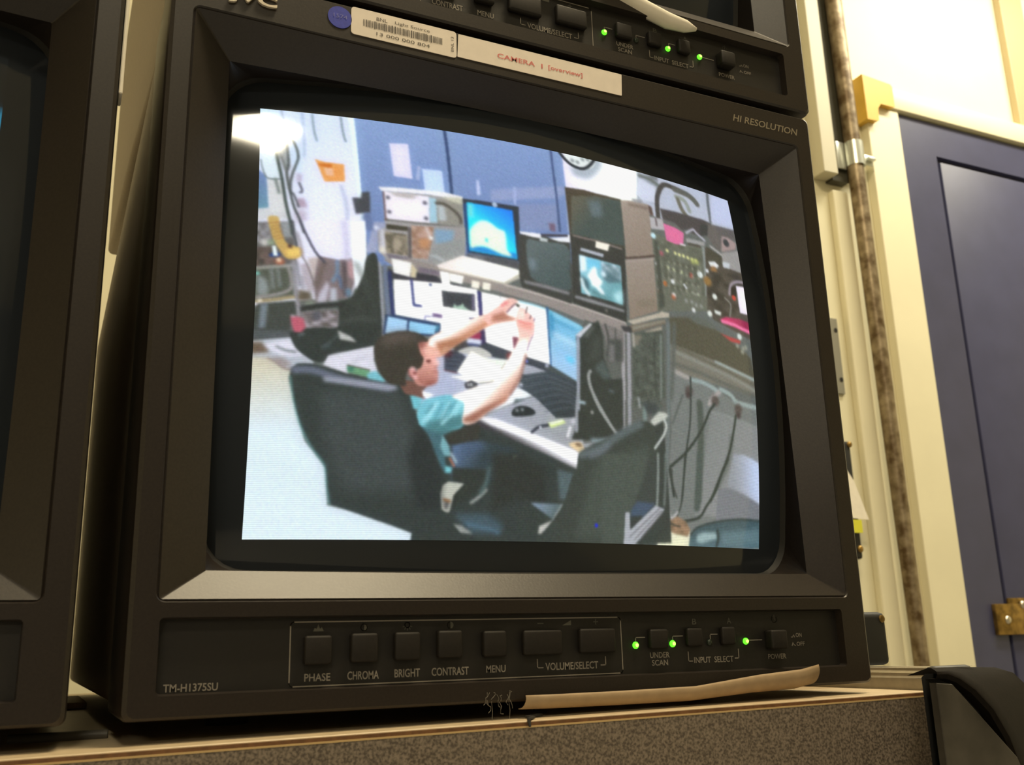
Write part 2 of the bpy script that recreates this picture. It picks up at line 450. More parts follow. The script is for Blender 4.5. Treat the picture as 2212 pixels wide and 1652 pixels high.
D 226,120,60 2 21,0 3102,981
D 205,208,210 1 13,0 3304,958
D 205,208,210 1 13,0 3320,978
D 222,226,226 2 19,0 3045,934
D 222,226,226 2 20,0 3187,949
D 222,226,226 2 19,0 3044,1046
D 222,226,226 2 20,0 3181,1064
D 222,226,226 2 20,0 3374,1158
D 190,96,60 4 19,0 3046,1063
D 190,96,60 4 19,0 3174,1083
D 226,232,226 2 27,0 3628,996
D 226,232,226 2 26,0 3549,1156
P 222,228,222 2 3605,1113 3685,1120 3671,1152 3610,1145
P 176,180,166 3 3388,994 3459,1006 3456,1025 3389,1016
D 150,154,150 3 17,0 3303,1092
D 150,154,150 3 17,0 3365,1092
D 150,154,150 3 17,0 3462,1111
D 150,154,150 3 17,0 3408,1110
D 150,116,66 4 39,0 3573,873
P 74,78,70 3 3040,623 3079,615 3078,1171 3018,1219
P 96,100,96 1 2321,1393 2699,1459 3065,1287 3070,2157 2985,2977 2264,2995 2211,2126
P 188,180,164 1 2701,1354 3005,1244 3040,1225 3115,1227 3107,1263 3000,1286 2753,1374
P 118,108,94 1 2706,1390 3066,1286 3071,1320 2740,1439
P 146,144,130 2 2744,1392 3066,1290 3065,1304 2750,1417
P 166,158,142 2 2860,1415 3027,1347 3029,1377 2881,1442
P 58,58,62 2 2636,1400 2729,1394 2740,1439 2664,1442
P 80,88,80 2 2748,1444 3032,1384 3018,1914 2719,1945
N 92,100,92,72,78,72 3 32,4 2748,1481 3019,1388 2987,1990 2720,2016
P 126,122,110 3 2755,1457 2834,1446 2796,1530 2749,1530
C 120,130,124 2 18,0 3011,1421 2993,1689 2981,1918
C 108,118,118 2 34,0 3094,1320 3066,1695 3020,2403 2977,2711
C 92,98,94 5 35,0 3155,1311 3080,1909
C 166,164,168 1 32,0 2655,1457 2642,1731 2636,1953
C 160,160,166 1 33,0 2705,1457 2693,1725 2689,1948
C 170,168,158 2 22,0 2747,1451 2747,1543
C 166,166,170 1 30,0 2631,1955 2625,2198
C 156,158,164 1 31,0 2685,1950 2683,2173
P 126,122,120 2 2449,1405 2537,1410 2662,1442 2647,1678 2520,1693 2487,1491
C 66,68,66 2 14,0 2500,1405 2522,1526 2500,1657
C 66,68,66 2 11,0 2588,1426 2585,1583 2595,1678
P 74,78,76 5 2522,1519 2643,1504 2636,1680 2505,1695
P 116,116,116 5 2527,1557 2572,1552 2565,1688 2513,1694
P 60,64,62 3 2490,1831 2620,1817 2625,2229 2480,2239
C 152,156,166 1 42,0 784,1153 801,1396 814,1662
C 108,122,148 2 30,0 832,1161 840,1332 857,1517
C 40,50,98 1 27,0 863,1207 874,1359 888,1509
P 254,254,252 1 890,1251 1249,1249 1484,1268 1501,1465 1548,1571 1209,1620 1204,1548 900,1505
L 46,54,112 1 18,0 1013,1248 1019,1328 1028,1428 1078,1430
D 70,80,120 1 11,0 1145,1269
P 52,52,108 1 1481,1277 1509,1281 1521,1460 1491,1469
P 60,64,72 1 1223,1303 1461,1306 1463,1431 1232,1418
P 112,104,136 2 1442,1310 1458,1309 1458,1426 1443,1421
P 164,196,178 1 1303,1420 1316,1385 1325,1409 1361,1396 1375,1378 1381,1403 1419,1427 1355,1427
P 92,70,118 2 1154,1473 1228,1478 1223,1505 1160,1499
L 110,110,160 1 7,0 1104,1527 1105,1499 1163,1497
L 70,80,120 1 11,0 1420,1487 1457,1483
P 40,58,92 1 835,1512 908,1510 1215,1541 1212,1595 1162,1635 819,1650
P 172,210,238 1 851,1522 984,1541 977,1632 834,1643
P 152,208,238 1 998,1544 1187,1562 1168,1623 989,1631
P 70,140,170 2 1186,1559 1207,1554 1197,1597 1174,1605
P 254,254,253 1 1513,1282 1792,1314 2008,1351 2029,1765 1857,1733 1729,1702 1537,1653 1530,1543 1518,1445
C 160,216,234 2 13,0 1798,1321 1903,1333 2006,1354
C 120,140,150 0 5,0 1653,1299 1650,1318
C 56,100,146 1 19,0 2018,1344 2024,1566 2034,1770
G 110,190,218,166,202,228 1 2137,1394 2136,1741 2027,1351 2301,1451 2308,1463 2242,1528 2250,1881 2037,1779
C 150,212,234 4 27,0 2062,1384 2170,1422 2273,1454
C 92,168,196 4 20,0 2053,1423 2134,1452 2229,1479
P 104,206,238 6 2151,1690 2220,1695 2218,1739 2170,1731
P 64,150,190 5 2028,1375 2062,1384 2068,1561 2034,1565
P 62,68,78 1 1498,1649 1535,1649 1729,1702 2029,1767 2047,1796 1973,1830 1829,1867 1728,1761 1577,1763 1504,1691
P 60,50,90 2 1482,1547 1528,1543 1535,1652 1498,1673
D 110,130,236 1 10,0 1842,1758
D 196,204,226 2 15,0 2000,1778
G 186,192,212,160,164,170 1 1240,1873 2173,2294 1064,1885 1239,1704 1538,1745 1886,1787 2254,1888 2294,2417 2230,2401 1505,2181 1052,2106
P 64,70,84 2 1239,1725 1340,1729 1394,1766 1328,1880 1240,1869
C 96,104,120 1 5,0 1239,1760 1358,1757
C 96,104,120 1 5,0 1239,1790 1352,1790
C 96,104,120 1 5,0 1239,1819 1346,1823
C 96,104,120 1 5,0 1239,1849 1340,1856
P 90,42,52 4 1239,1737 1310,1737 1275,1775 1239,1778
C 92,50,50 1 7,0 1240,1869 1328,1882
P 72,70,72 2 1311,1672 1407,1651 1517,1678 1504,1703 1419,1698 1298,1744
P 158,52,86 2 1432,1601 1503,1576 1500,1634 1419,1633
P 222,228,248 2 1404,1630 1508,1636 1499,1670 1396,1667
P 60,80,150 3 1407,1669 1498,1673 1492,1683 1401,1682
S 196,196,192 1 1334,1735 1388,1701 1461,1686 1529,1701 1578,1733 1565,1753 1491,1761 1418,1746
P 136,62,62 4 1691,1716 1729,1701 1722,1750 1693,1759
P 252,250,242 1 1329,1874 1432,1718 1510,1756 1577,1769 1709,1764 1658,1840 1598,1916 1478,1940 1394,1903
P 226,236,226 5 1491,1776 1709,1766 1664,1821 1577,1805
C 150,148,132 1 8,0 1485,1942 1552,1931 1596,1915
C 96,92,90 1 9,0 1651,1831 1683,1787
P 248,248,244 1 1269,1908 1388,1896 1460,1932 1436,1946
P 62,62,68 1 1381,1950 1430,1926 1478,1946 1472,1966 1430,1990 1388,1985
D 190,194,196 1 9,0 1409,1959
D 190,194,196 1 10,0 1430,1955
P 240,246,250 1 1761,1954 1898,1992 1879,2007 1751,2038 1726,2078 1577,2146 1529,2172 1694,2045
P 92,108,110 2 1751,2035 1827,2026 1738,2074
C 112,118,122 1 8,0 1528,2166 1663,2099 1763,2057 1898,1997
G 70,80,88,54,62,68 1 1920,1853 2115,2108 1771,1842 1829,1855 1979,1821 2040,1787 2250,1878 2246,2126 2068,2145 1905,2011 1783,1949
C 98,110,118 2 6,0 1809,1899 1986,1848 2244,1916
C 98,110,118 2 6,0 1842,1941 2026,1890 2244,1951
C 98,110,118 2 6,0 1875,1982 2066,1933 2243,1987
C 98,110,118 2 6,0 1909,2024 2107,1975 2242,2022
C 98,110,118 2 6,0 1942,2065 2149,2018 2242,2058
C 98,110,118 2 6,0 1976,2107 2190,2060 2241,2093
P 74,82,80 2 1973,1794 2040,1775 2249,1872 2249,1885 2033,1813
S 44,50,52 1 1725,2130 1748,2094 1808,2076 1872,2088 1906,2115 1885,2137 1808,2151 1738,2153
D 160,168,170 2 11,0 1765,2111
D 160,168,170 2 11,0 1805,2104
D 190,196,210 2 14,0 1796,1930
P 54,60,56 2 2272,1538 2378,1421 2442,1384 2474,1513 2470,1655 2532,1826 2629,1806 2625,2166 2254,2194
P 92,98,92 4 2297,1528 2388,1433 2410,1437 2340,1529
P 80,92,90 6 2387,1753 2462,1681 2536,1812 2470,1832
P 66,72,68 8 2383,1524 2457,1489 2463,1656 2331,1721
P 206,208,214 1 2236,1526 2368,1415 2387,1423 2277,1538
C 154,160,172 1 27,0 2260,1539 2253,1791 2240,2189
C 152,156,154 1 26,0 2353,1781 2336,1814 2350,1894 2393,1982 2449,2070 2522,2174
C 166,186,196 2 22,0 2242,2013 2298,2018
D 170,172,168 2 15,0 2363,2083
C 96,110,116 3 15,0 2511,1909 2547,1912
C 152,156,154 1 23,0 2377,1957 2421,2039 2498,2143 2573,2229
P 52,58,54 2 2218,2080 2392,2054 2570,2211 2425,2282 2189,2286 2217,2219
C 152,156,154 1 23,0 2377,1957 2421,2039 2498,2143 2573,2229
C 150,156,164 1 26,0 2247,1956 2233,2079 2230,2224
D 172,172,166 2 13,0 2360,2081
P 140,160,166 4 2341,2270 2497,2259 2482,2284 2355,2299
P 54,62,60 1 1245,2267 1438,2179 2230,2453 2296,2579 2984,2060 3072,2981 1026,3018 1153,2380
G 250,250,255,64,62,66 2 1873,2294 1842,2366 1390,2127 1535,2181 1633,2191 2248,2377 2233,2493 1951,2389 1573,2265 1391,2213
P 250,250,255 3 1438,2164 1609,2183 2248,2377 2236,2443 1951,2336 1572,2225
P 218,236,156 1 1997,2187 2115,2150 2146,2171 2029,2217
P 244,248,230 1 2009,2183 2115,2151 2123,2166 2029,2196
C 58,62,72 1 21,0 1879,2256 1918,2224 1950,2210 2002,2199
D 220,226,240 1 10,0 1944,2218
P 206,206,216 3 2183,2155 2217,2123 2224,2176 2190,2179
C 226,226,232 1 23,0 2179,2204 2159,2264
S 228,204,160 2 2169,2323 2217,2302 2268,2305 2295,2333 2272,2379 2217,2356
S 120,100,80 2 2217,2317 2251,2309 2278,2328 2244,2333
P 170,176,184 3 2278,2310 2369,2298 2320,2337 2292,2339
G 92,116,150,54,68,74 5 1340,2374 1521,2450 1299,2376 1369,2350 1518,2337 1734,2372 1829,2436 1615,2582 1556,2640 1308,2637
P 76,96,124 10 1329,2391 1488,2350 1549,2381 1371,2423
P 50,56,52 3 1304,2521 1553,2528 1543,2618 1411,2733 1302,2785 1311,2714 1389,2629 1307,2620
P 194,196,186 1 1284,2616 1392,2626 1322,2703 1298,2813 1269,2819 1240,2803 1216,2727 1239,2644
P 96,96,96 3 1256,2726 1300,2742 1286,2802 1259,2792
C 150,100,60 2 15,0 1257,2734 1297,2744
C 150,156,152 2 21,0 1551,2662 1510,2703 1447,2749
C 88,110,110 4 23,0 1571,2516 1549,2612 1510,2686
P 70,90,100 8 1327,2823 1563,2818 1688,2893 1660,2949 1450,2952
P 150,156,152 2 1324,2891 1383,2898 1468,2952 1380,2953
C 90,126,150 4 14,0 1417,2887 1567,2917 1653,2943
P 48,52,48 10 1586,2413 1797,2403 1991,2508 1997,2738 1774,2717 1599,2806
C 100,106,90 2 10,0 1747,2434 1763,2422
G 130,150,170,92,110,112 2 1928,2746 2060,2827 1876,2739 2129,2739 2091,2792 2041,2845
P 56,64,60 3 1771,2773 1877,2747 2041,2845 1942,2943 1778,2946
P 84,102,106 5 2078,2504 2218,2526 2187,2627 2142,2715 2102,2705
P 196,196,190 2 1949,2892 2057,2847 1992,2919 1967,2943 1942,2943
C 160,170,172 2 15,0 2123,2745 2079,2809 2054,2850
P 200,214,220 1 786,2849 1008,2931 1348,2938 1352,3011 795,3010
C 110,118,120 3 22,0 885,2954 948,2921 1048,2925
P 52,60,58 2 1061,2941 1398,2949 1597,3012 1026,3018
S 58,66,62 1 2232,2496 2248,2389 2320,2337 2497,2253 2719,2143 2796,2109 2866,2115 2915,2177 2936,2325 2868,2496 2756,2708 2680,2925 2683,3001 1945,3016 1993,2931 2067,2832 2142,2715 2192,2557
P 70,80,74 12 2390,2428 2870,2274 2853,2491 2733,2697 2667,2949 2231,2960 2291,2727
C 92,104,106 6 58,0 2278,2387 2425,2330 2606,2220 2780,2132
C 120,128,140 8 26,0 2341,2396 2425,2366 2496,2314
P 42,48,46 3 2932,2325 2916,2688 2748,2702 2853,2521
P 66,82,102 3 2748,2702 2916,2700 2721,2817 2684,2818
P 50,58,56 2 2691,2812 2796,2790 2724,2912 2687,2913
P 60,68,66 4 2748,2354 2925,2342 2926,2710 2811,2739 2750,2694
P 74,84,78 4 2440,2375 2855,2347 2793,2553 2692,2768 2648,2994 2454,2998
P 68,86,108 3 2750,2694 2918,2704 2812,2799 2693,2815 2695,2756
P 54,62,62 2 2693,2804 2797,2794 2696,2898
P 176,180,188 1 2646,2776 2684,2774 2692,2898 2918,2713 3001,2740 2737,2999 2639,3001
L 112,112,116 1 8,0 2690,2946 2957,2733
L 112,112,116 1 8,0 2735,2962 2972,2750
L 112,112,116 1 8,0 2773,2976 2984,2765
P 52,62,60 3 2906,2861 2968,2859 2926,2996 2759,3000
C 142,152,148 2 20,0 2937,2341 2936,2526 2930,2710
C 120,130,126 3 17,0 3008,2336 3007,2522 2996,2712
P 88,96,92 6 2905,1934 3013,2019 2930,2128 2884,2094
P 196,200,192 2 2869,2103 2949,2025 3013,2025 3045,2041 3011,2076 2906,2133
C 186,192,188 1 22,0 3003,2077 3021,2126 3000,2185 2950,2252 2910,2299
C 150,156,156 2 21,0 2769,1941 2778,2003
C 126,146,142 3 35,0 2825,1999 2822,2087
P 62,70,72 6 2795,1964 2936,1962 2949,2025 2854,2059
D 30,44,238 1 13,0 2403,2875
P 98,98,98 3 -54,912 228,890 255,1197 -44,1253
N 150,150,156,84,82,82 2 34,2 -43,936 78,902 91,1038 18,1062 -40,1059
P 150,156,160 4 142,897 212,892 224,1003 165,1014
N 110,92,88,66,62,58 2 34,8 -12,1094 87,1075 127,1206 -8,1227
S 198,168,98 1 66,866 130,860 142,935 168,1014 198,1055 274,1074 288,1115 259,1154 190,1159 146,1102 108,1043 84,964
C 170,124,70 1 6,0 78,909 142,897
C 170,124,70 1 6,0 86,932 148,919
C 170,124,70 1 6,0 94,955 153,942
C 170,124,70 1 6,0 102,978 159,964
C 170,124,70 1 6,0 110,1001 165,986
C 170,124,70 1 6,0 118,1024 171,1007
S 232,204,112 4 188,1098 263,1081 283,1116 243,1143 195,1141
P 60,40,44 2 193,1055 222,1059 220,1084 199,1079
D 200,200,196 5 28,0 50,1053
D 150,170,140 4 21,0 92,1050
P 38,64,124 1 78,1137 114,1110 153,1129 142,1152 84,1156
P 242,255,255 1 97,1076 118,1073 134,1145 106,1148
D 172,96,72 5 29,0 148,1187
D 232,206,176 2 16,0 142,1175
P 84,90,80 3 -34,1240 234,1211 249,1424 -25,1475
C 152,152,144 2 20,0 3,1241 96,1226 202,1213
P 140,150,150 4 9,1285 68,1317 85,1387 71,1429 14,1426
C 132,140,142 3 17,0 97,1244 106,1327 112,1374
C 132,140,142 3 15,0 136,1241 146,1313 153,1360
C 156,152,152 2 20,0 12,1444 102,1427 185,1399 224,1361 219,1284 199,1213
C 160,144,104 2 22,0 11,1473 124,1455 234,1431 329,1425
D 236,226,206 2 14,0 31,1469
D 130,210,196 2 12,0 12,1276
P 64,70,66 2 21,1487 250,1454 274,1551 227,1560 229,1709 -10,1743 -17,1567
P 118,130,140 3 37,1492 83,1484 71,1648 28,1656
P 84,90,92 5 -13,1669 225,1663 226,1715 -10,1737
P 186,178,188 3 276,1196 324,1180 385,1296 365,1387 323,1384 300,1314
P 196,184,182 3 323,1149 399,1131 406,1246 364,1304
P 128,114,116 2 393,1125 525,1139 614,1119 631,1289 605,1411 378,1457 364,1322
C 112,140,170 3 23,0 514,1152 515,1238 488,1300
C 84,110,150 3 20,0 526,1261 549,1344
C 86,76,82 3 27,0 564,1160 566,1385
P 190,150,156 4 580,1153 619,1131 631,1283 592,1256
P 196,192,206 3 398,1403 450,1303 467,1338 447,1447 388,1456
P 188,192,204 3 473,1350 511,1347 517,1436 469,1445
P 100,136,164 4 571,1342 609,1351 605,1405 577,1408
C 110,96,92 4 29,0 432,1171 406,1258 386,1344
P 226,226,244 1 298,871 700,832 704,1061 630,1117 525,1144 399,1125 332,1007
C 198,196,214 6 36,0 558,860 574,985 580,1128
P 238,244,248 1 608,854 700,845 706,1054 692,1223 640,1349 625,1253 614,1125
C 150,148,156 2 25,0 233,1181 250,1347 266,1464 274,1557
C 112,112,120 3 15,0 254,1185 279,1351
C 150,148,156 3 15,0 288,1279 298,1368
P 98,88,74 4 264,1376 349,1388 356,1441 277,1458
S 130,140,128 3 314,1467 345,1448 378,1457 373,1481 325,1490
C 120,120,112 2 12,0 339,1418 356,1447 378,1463
C 74,82,80 1 16,0 187,212 231,273 256,374 237,457 216,527 205,607 212,679
C 150,156,158 5 44,0 156,288 162,384 180,477
C 62,74,70 1 21,0 102,294 121,415 150,566 178,753 212,903 224,977
C 70,78,78 1 16,0 173,224 184,327 193,442 180,517 195,622 209,686 232,780 268,866 296,959
C 96,100,96 2 12,0 124,340 163,452 186,543 197,641
C 80,84,90 1 13,0 225,671 248,734 259,771
C 112,122,118 2 18,0 107,570 121,622 133,676
C 74,78,84 1 18,0 220,885 232,965 252,1063
C 72,72,84 1 16,0 271,880 304,959 355,1067 388,1120 416,1148 432,1171
C 120,112,112 1 9,0 286,1134 319,1192 358,1298 364,1334
C 130,122,128 3 14,0 250,964 273,1043 291,1134
G 206,202,186,214,226,234 1 63,1880 115,2342 -71,1847 102,1848 198,1919 239,1926 226,1979 256,2094 341,2379 479,2547 502,2785 840,2860 1121,2964 1130,3125 -18,3123
P 186,192,202 1 -25,1741 231,1707 271,1787 378,1861 374,1895 244,1926 187,1914 102,1851 -20,1845
P 112,96,80 4 -25,1750 57,1746 106,1812 9,1827 -22,1817
P 220,220,232 3 63,1757 232,1718 265,1787 319,1830 189,1836 110,1800
C 104,112,110 2 12,0 145,1772 203,1796 266,1804
P 160,150,150 4 102,1845 195,1841 243,1890 197,1914
C 150,130,122 2 10,0 92,1851 144,1877 197,1914 239,1918
C 190,190,186 3 14,0 5,1844 91,1835
P 130,124,128 2 284,1527 540,1499 532,1628 298,1642
N 180,172,182,96,90,88 2 28,6 310,1532 524,1506 521,1617 318,1630
D 86,86,96 4 33,0 390,1550
S 50,57,54 1 709,1110 777,1091 799,1396 813,1668 769,1729 611,1774 493,1803 462,1850 399,1865 335,1834 270,1781 237,1726 230,1669 303,1648 419,1630 521,1623 530,1535 529,1447 605,1411 643,1349 686,1248
P 44,48,48 2 283,1495 357,1473 561,1441 583,1472 421,1495 289,1528
C 74,80,78 6 17,0 531,1594 640,1557 783,1552
C 70,84,90 4 17,0 434,1772 481,1747
C 110,124,128 3 13,0 278,1689 309,1679
P 194,96,116 2 224,1560 269,1563 306,1575 321,1632 298,1668 251,1671 231,1612
P 180,170,180 2 224,1548 264,1563 232,1571
P 190,192,190 2 524,1643 609,1679 648,1717 539,1703
P 216,216,226 1 469,1817 766,1733 762,1829 789,1913 745,1921 602,1878 599,1934 437,1881
C 176,176,186 4 11,0 629,1848 721,1808
P 108,160,120 1 590,1878 740,1901 725,1950 594,1923
P 66,120,100 3 593,1875 636,1884 632,1921 594,1912
C 70,60,50 0 6,0 593,1875 740,1901
P 52,60,58 1 236,1975 239,1914 278,1878 373,1877 589,1931 836,1974 960,1989 1017,2046 1041,2150 1070,2223 1135,2310 1180,2431 1258,2589 1230,2693 1244,2798 1303,2833 1331,2899 1385,2955 1415,3023 1042,3027 1050,2953 911,2905 717,2843 598,2803 516,2775 497,2694 478,2551 450,2499 383,2415 312,2283 269,2147
P 66,74,74 18 419,2044 927,2050 1058,2353 1071,2685 592,2696 462,2374
C 104,112,130 5 48,0 265,1922 375,1920 535,1966 753,2005 865,2016
C 160,166,182 5 33,0 457,1975 672,1992 903,2011
C 150,152,168 3 13,0 589,1991 865,2022
C 96,150,150 2 9,0 236,1966 269,2147 312,2283 383,2415 450,2499 478,2551 493,2668 516,2775
P 44,50,50 10 1071,2245 1152,2334 1240,2620 1225,2802 1076,2805 1000,2447
P 124,196,208 2 719,1933 741,1915 779,1904 847,1966 825,1976 725,1959
S 70,108,118 2 1071,2223 1249,2226 1372,2219 1355,2254 1257,2299 1228,2328 1230,2395 1249,2428 1264,2555 1228,2518 1185,2425 1136,2316
P 122,176,186 2 1231,2306 1252,2338 1282,2382 1296,2449 1249,2450 1218,2385
P 124,204,216 2 1257,2511 1307,2526 1296,2560 1259,2558
C 164,186,196 2 18,0 1298,2434 1332,2486
C 166,112,90 1 15,0 1287,2463 1318,2512
P 58,58,52 2 1263,2299 1350,2266 1432,2222 1498,2229 1488,2327 1323,2369 1279,2365
S 124,196,208 1 1056,2164 1097,2088 1165,2062 1269,2038 1376,2066 1389,2123 1373,2238 1297,2271 1101,2263 1065,2220
P 80,134,140 6 1122,2228 1377,2158 1373,2244 1239,2302 1112,2279
C 176,232,240 3 19,0 1226,2235 1295,2163 1335,2097
C 168,226,236 3 23,0 1100,2230 1155,2148 1194,2094
C 92,150,160 3 14,0 1115,2172 1166,2107
C 88,148,156 3 17,0 1225,2189 1288,2106
P 118,198,210 2 1005,2051 1096,2071 1064,2147 1033,2148
S 118,84,74 1 941,1966 1037,1961 1118,1984 1095,2020 1108,2071 1033,2055 971,2044
P 252,252,252 1 1087,2021 1171,2041 1125,2073 1096,2060
S 226,178,156 1 1115,1723 1127,1669 1174,1623 1268,1582 1365,1534 1470,1475 1532,1450 1601,1449 1702,1451 1760,1448 1760,1463 1663,1489 1549,1538 1437,1612 1321,1689 1221,1774 1168,1778
G 255,248,244,200,146,116 2 1271,1615 1310,1672 1121,1705 1139,1656 1180,1623 1268,1584 1365,1535 1470,1476 1538,1449 1575,1477 1536,1536 1437,1609 1321,1683 1232,1743
P 176,122,92 6 1174,1683 1256,1658 1364,1631 1437,1600 1321,1689 1221,1762
P 206,160,132 4 1203,1740 1256,1700 1280,1710 1232,1761
S 236,196,186 1 1525,1469 1576,1421 1634,1377 1687,1327 1740,1302 1788,1318 1770,1342 1697,1414 1703,1438 1763,1452 1753,1465 1657,1490 1562,1515
P 178,126,106 4 1595,1444 1678,1410 1703,1438 1760,1452 1753,1464 1650,1487 1574,1501
C 214,110,118 3 14,0 1660,1368 1706,1337
C 90,70,90 1 9,0 1700,1413 1744,1364 1770,1342
P 70,76,72 1 1771,1336 1803,1348 1792,1368 1776,1361
S 246,224,212 1 1294,2048 1388,2007 1479,1966 1582,1935 1614,1897 1658,1825 1703,1758 1735,1694 1762,1630 1789,1578 1778,1524 1767,1469 1773,1449 1906,1453 1900,1554 1874,1613 1848,1683 1821,1771 1793,1879 1758,1948 1704,2020 1676,2061 1565,2125 1457,2216 1370,2221 1383,2083
G 255,250,246,190,136,112 3 1638,1913 1726,2001 1300,2048 1479,1969 1582,1938 1658,1828 1729,1719 1762,1643 1834,1598 1859,1633 1824,1759 1790,1877 1751,1946 1704,2017 1676,2058 1565,2121 1456,2205 1376,2215 1386,2083
P 250,250,246 6 1312,2047 1479,1972 1589,1940 1576,1994 1467,2054 1389,2082
P 160,108,90 5 1379,2187 1528,2103 1663,2041 1701,2021 1565,2125 1451,2214 1373,2218
C 150,108,100 3 16,0 1838,1709 1810,1809 1777,1902 1713,2002
C 140,130,160 1 10,0 1902,1485 1898,1554 1870,1613 1848,1677
S 240,200,192 1 1766,1469 1776,1424 1789,1384 1813,1366 1839,1371 1848,1409 1857,1396 1874,1400 1881,1425 1896,1420 1906,1440 1906,1478 1900,1554 1854,1584 1793,1584 1779,1523
P 250,222,214 3 1782,1392 1835,1379 1842,1448 1787,1460
C 216,136,130 2 13,0 1786,1467 1838,1477 1890,1480
C 214,150,136 6 19,0 1792,1497 1850,1503 1889,1505
C 84,72,76 1 10,0 1859,1357 1852,1377 1846,1403
C 84,72,84 1 10,0 1885,1415 1875,1441
C 110,100,130 1 9,0 1915,1433 1906,1456
C 236,196,190 2 22,0 1856,1421 1848,1460
P 116,60,80 2 1736,1589 1786,1591 1762,1649 1745,1684
S 206,148,136 1 1052,1704 1092,1677 1127,1680 1118,1722 1145,1762 1174,1783 1199,1825 1181,1853 1193,1887 1190,1951 1158,1970 1106,1988 1055,1982 1031,1938 1059,1861
G 234,186,174,178,118,106 4 1116,1799 1094,1957 1076,1808 1116,1770 1174,1786 1197,1825 1180,1853 1192,1887 1188,1951 1152,1971 1095,1980 1049,1954 1059,1879
P 236,196,182 4 1092,1713 1121,1722 1197,1740 1215,1762 1162,1781 1104,1771
C 96,50,46 1 12,0 1116,1816 1142,1809
D 92,56,52 2 9,0 1132,1820
S 238,196,188 2 1165,1795 1186,1800 1203,1825 1186,1844 1171,1836
C 150,90,84 2 7,0 1166,1883 1189,1884
C 176,112,104 2 8,0 1174,1850 1189,1852
C 230,220,226 2 11,0 1186,1800 1200,1825
P 150,84,74 4 1117,1961 1187,1945 1164,1973 1095,1991
S 62,58,50 1 761,1771 775,1706 825,1656 909,1623 1000,1615 1075,1631 1128,1674 1075,1690 1061,1709 1075,1767 1096,1800 1082,1854 1059,1873 1025,1863 991,1889 975,1941 978,1993 919,1990 869,1982 818,1939 784,1873
P 104,92,84 14 792,1699 864,1647 977,1627 1057,1644 1046,1681 943,1688 831,1726
P 140,86,78 4 1058,1692 1104,1682 1092,1724 1069,1732
S 224,164,160 2 994,1886 1019,1864 1041,1877 1048,1908 1060,1933 1037,1946 1003,1922
C 140,70,66 2 8,0 997,1888 1003,1922 1032,1949
D 120,56,54 2 11,0 1035,1904
D 244,200,200 3 10,0 1019,1872
D 244,200,200 3 10,0 1040,1932
C 62,70,66 7 15,0 636,1154 692,1278 726,1402
C 62,70,66 7 15,0 605,1411 660,1473 694,1535
C 62,70,66 7 15,0 703,1283 749,1400 772,1518
C 92,104,106 3 8,0 533,1669 480,1724 428,1761
C 182,234,242 2 8,0 1122,2228 1156,2170 1183,2106
C 86,150,160 2 8,0 1171,2215 1204,2153 1229,2097
C 182,234,242 2 8,0 1220,2201 1253,2137 1276,2087
C 86,150,160 2 8,0 1269,2187 1303,2119 1323,2077
C 182,234,242 2 8,0 1318,2173 1353,2102 1370,2068
C 132,134,120 3 7,0 3082,754 3086,913 3078,1071
C 132,134,120 3 7,0 3146,757 3149,915 3140,1060
C 132,134,120 3 7,0 3210,760 3213,917 3203,1049
C 132,134,120 3 7,0 3276,763 3279,919 3267,1037
C 132,134,120 3 7,0 3342,766 3345,921 3332,1025
C 132,134,120 3 7,0 3410,768 3412,923 3399,1013
C 132,134,120 3 7,0 3478,770 3480,924 3466,1000
D 84,84,72 3 12,0 3140,771
D 84,84,72 3 12,0 3129,843
D 84,84,72 3 11,0 3119,914
D 84,84,72 3 11,0 3110,983
D 84,84,72 3 12,0 3200,774
D 84,84,72 3 12,0 3189,846
D 84,84,72 3 12,0 3179,917
D 84,84,72 3 11,0 3169,987
D 84,84,72 3 12,0 3260,776
D 84,84,72 3 12,0 3249,848
D 84,84,72 3 12,0 3239,920
D 84,84,72 3 12,0 3229,990
D 84,84,72 3 12,0 3322,779
D 84,84,72 3 12,0 3311,851
D 84,84,72 3 12,0 3300,923
D 84,84,72 3 12,0 3290,993
D 84,84,72 3 12,0 3385,781
D 84,84,72 3 12,0 3373,853
D 84,84,72 3 12,0 3362,925
D 84,84,72 3 12,0 3352,996
D 84,84,72 3 12,0 3448,782
D 84,84,72 3 12,0 3436,855
D 84,84,72 3 12,0 3425,928
D 84,84,72 3 12,0 3414,999
D 170,172,150 2 8,0 3168,784
D 170,172,150 2 7,0 3157,856
D 170,172,150 2 7,0 3147,926
D 170,172,150 2 7,0 3138,996
D 170,172,150 2 8,0 3228,787
D 170,172,150 2 8,0 3217,858
D 170,172,150 2 7,0 3207,929
D 170,172,150 2 7,0 3198,1000
D 170,172,150 2 8,0 3289,789
D 170,172,150 2 8,0 3278,861
D 170,172,150 2 8,0 3268,932
D 170,172,150 2 7,0 3258,1003
D 170,172,150 2 8,0 3352,791
D 170,172,150 2 8,0 3340,864
D 170,172,150 2 8,0 3329,935
D 170,172,150 2 8,0 3319,1006
D 170,172,150 2 8,0 3415,793
D 170,172,150 2 8,0 3403,866
D 170,172,150 2 8,0 3392,938
D 170,172,150 2 8,0 3381,1009
D 170,172,150 2 8,0 3478,795
D 170,172,150 2 8,0 3466,868
D 170,172,150 2 8,0 3455,940
D 170,172,150 2 8,0 3444,1011
C 190,206,220 4 7,0 2063,1511 2065,1624
C 190,206,220 4 7,0 2103,1522 2106,1632
C 190,206,220 4 7,0 2144,1532 2146,1640
C 190,206,220 4 7,0 2185,1543 2187,1648
C 206,230,242 8 24,0 2055,1537 2142,1565 2238,1599
C 88,92,88 2 10,0 2799,1490 2811,1646 2789,1843
C 88,92,88 2 10,0 2898,1437 2869,1606 2890,1767
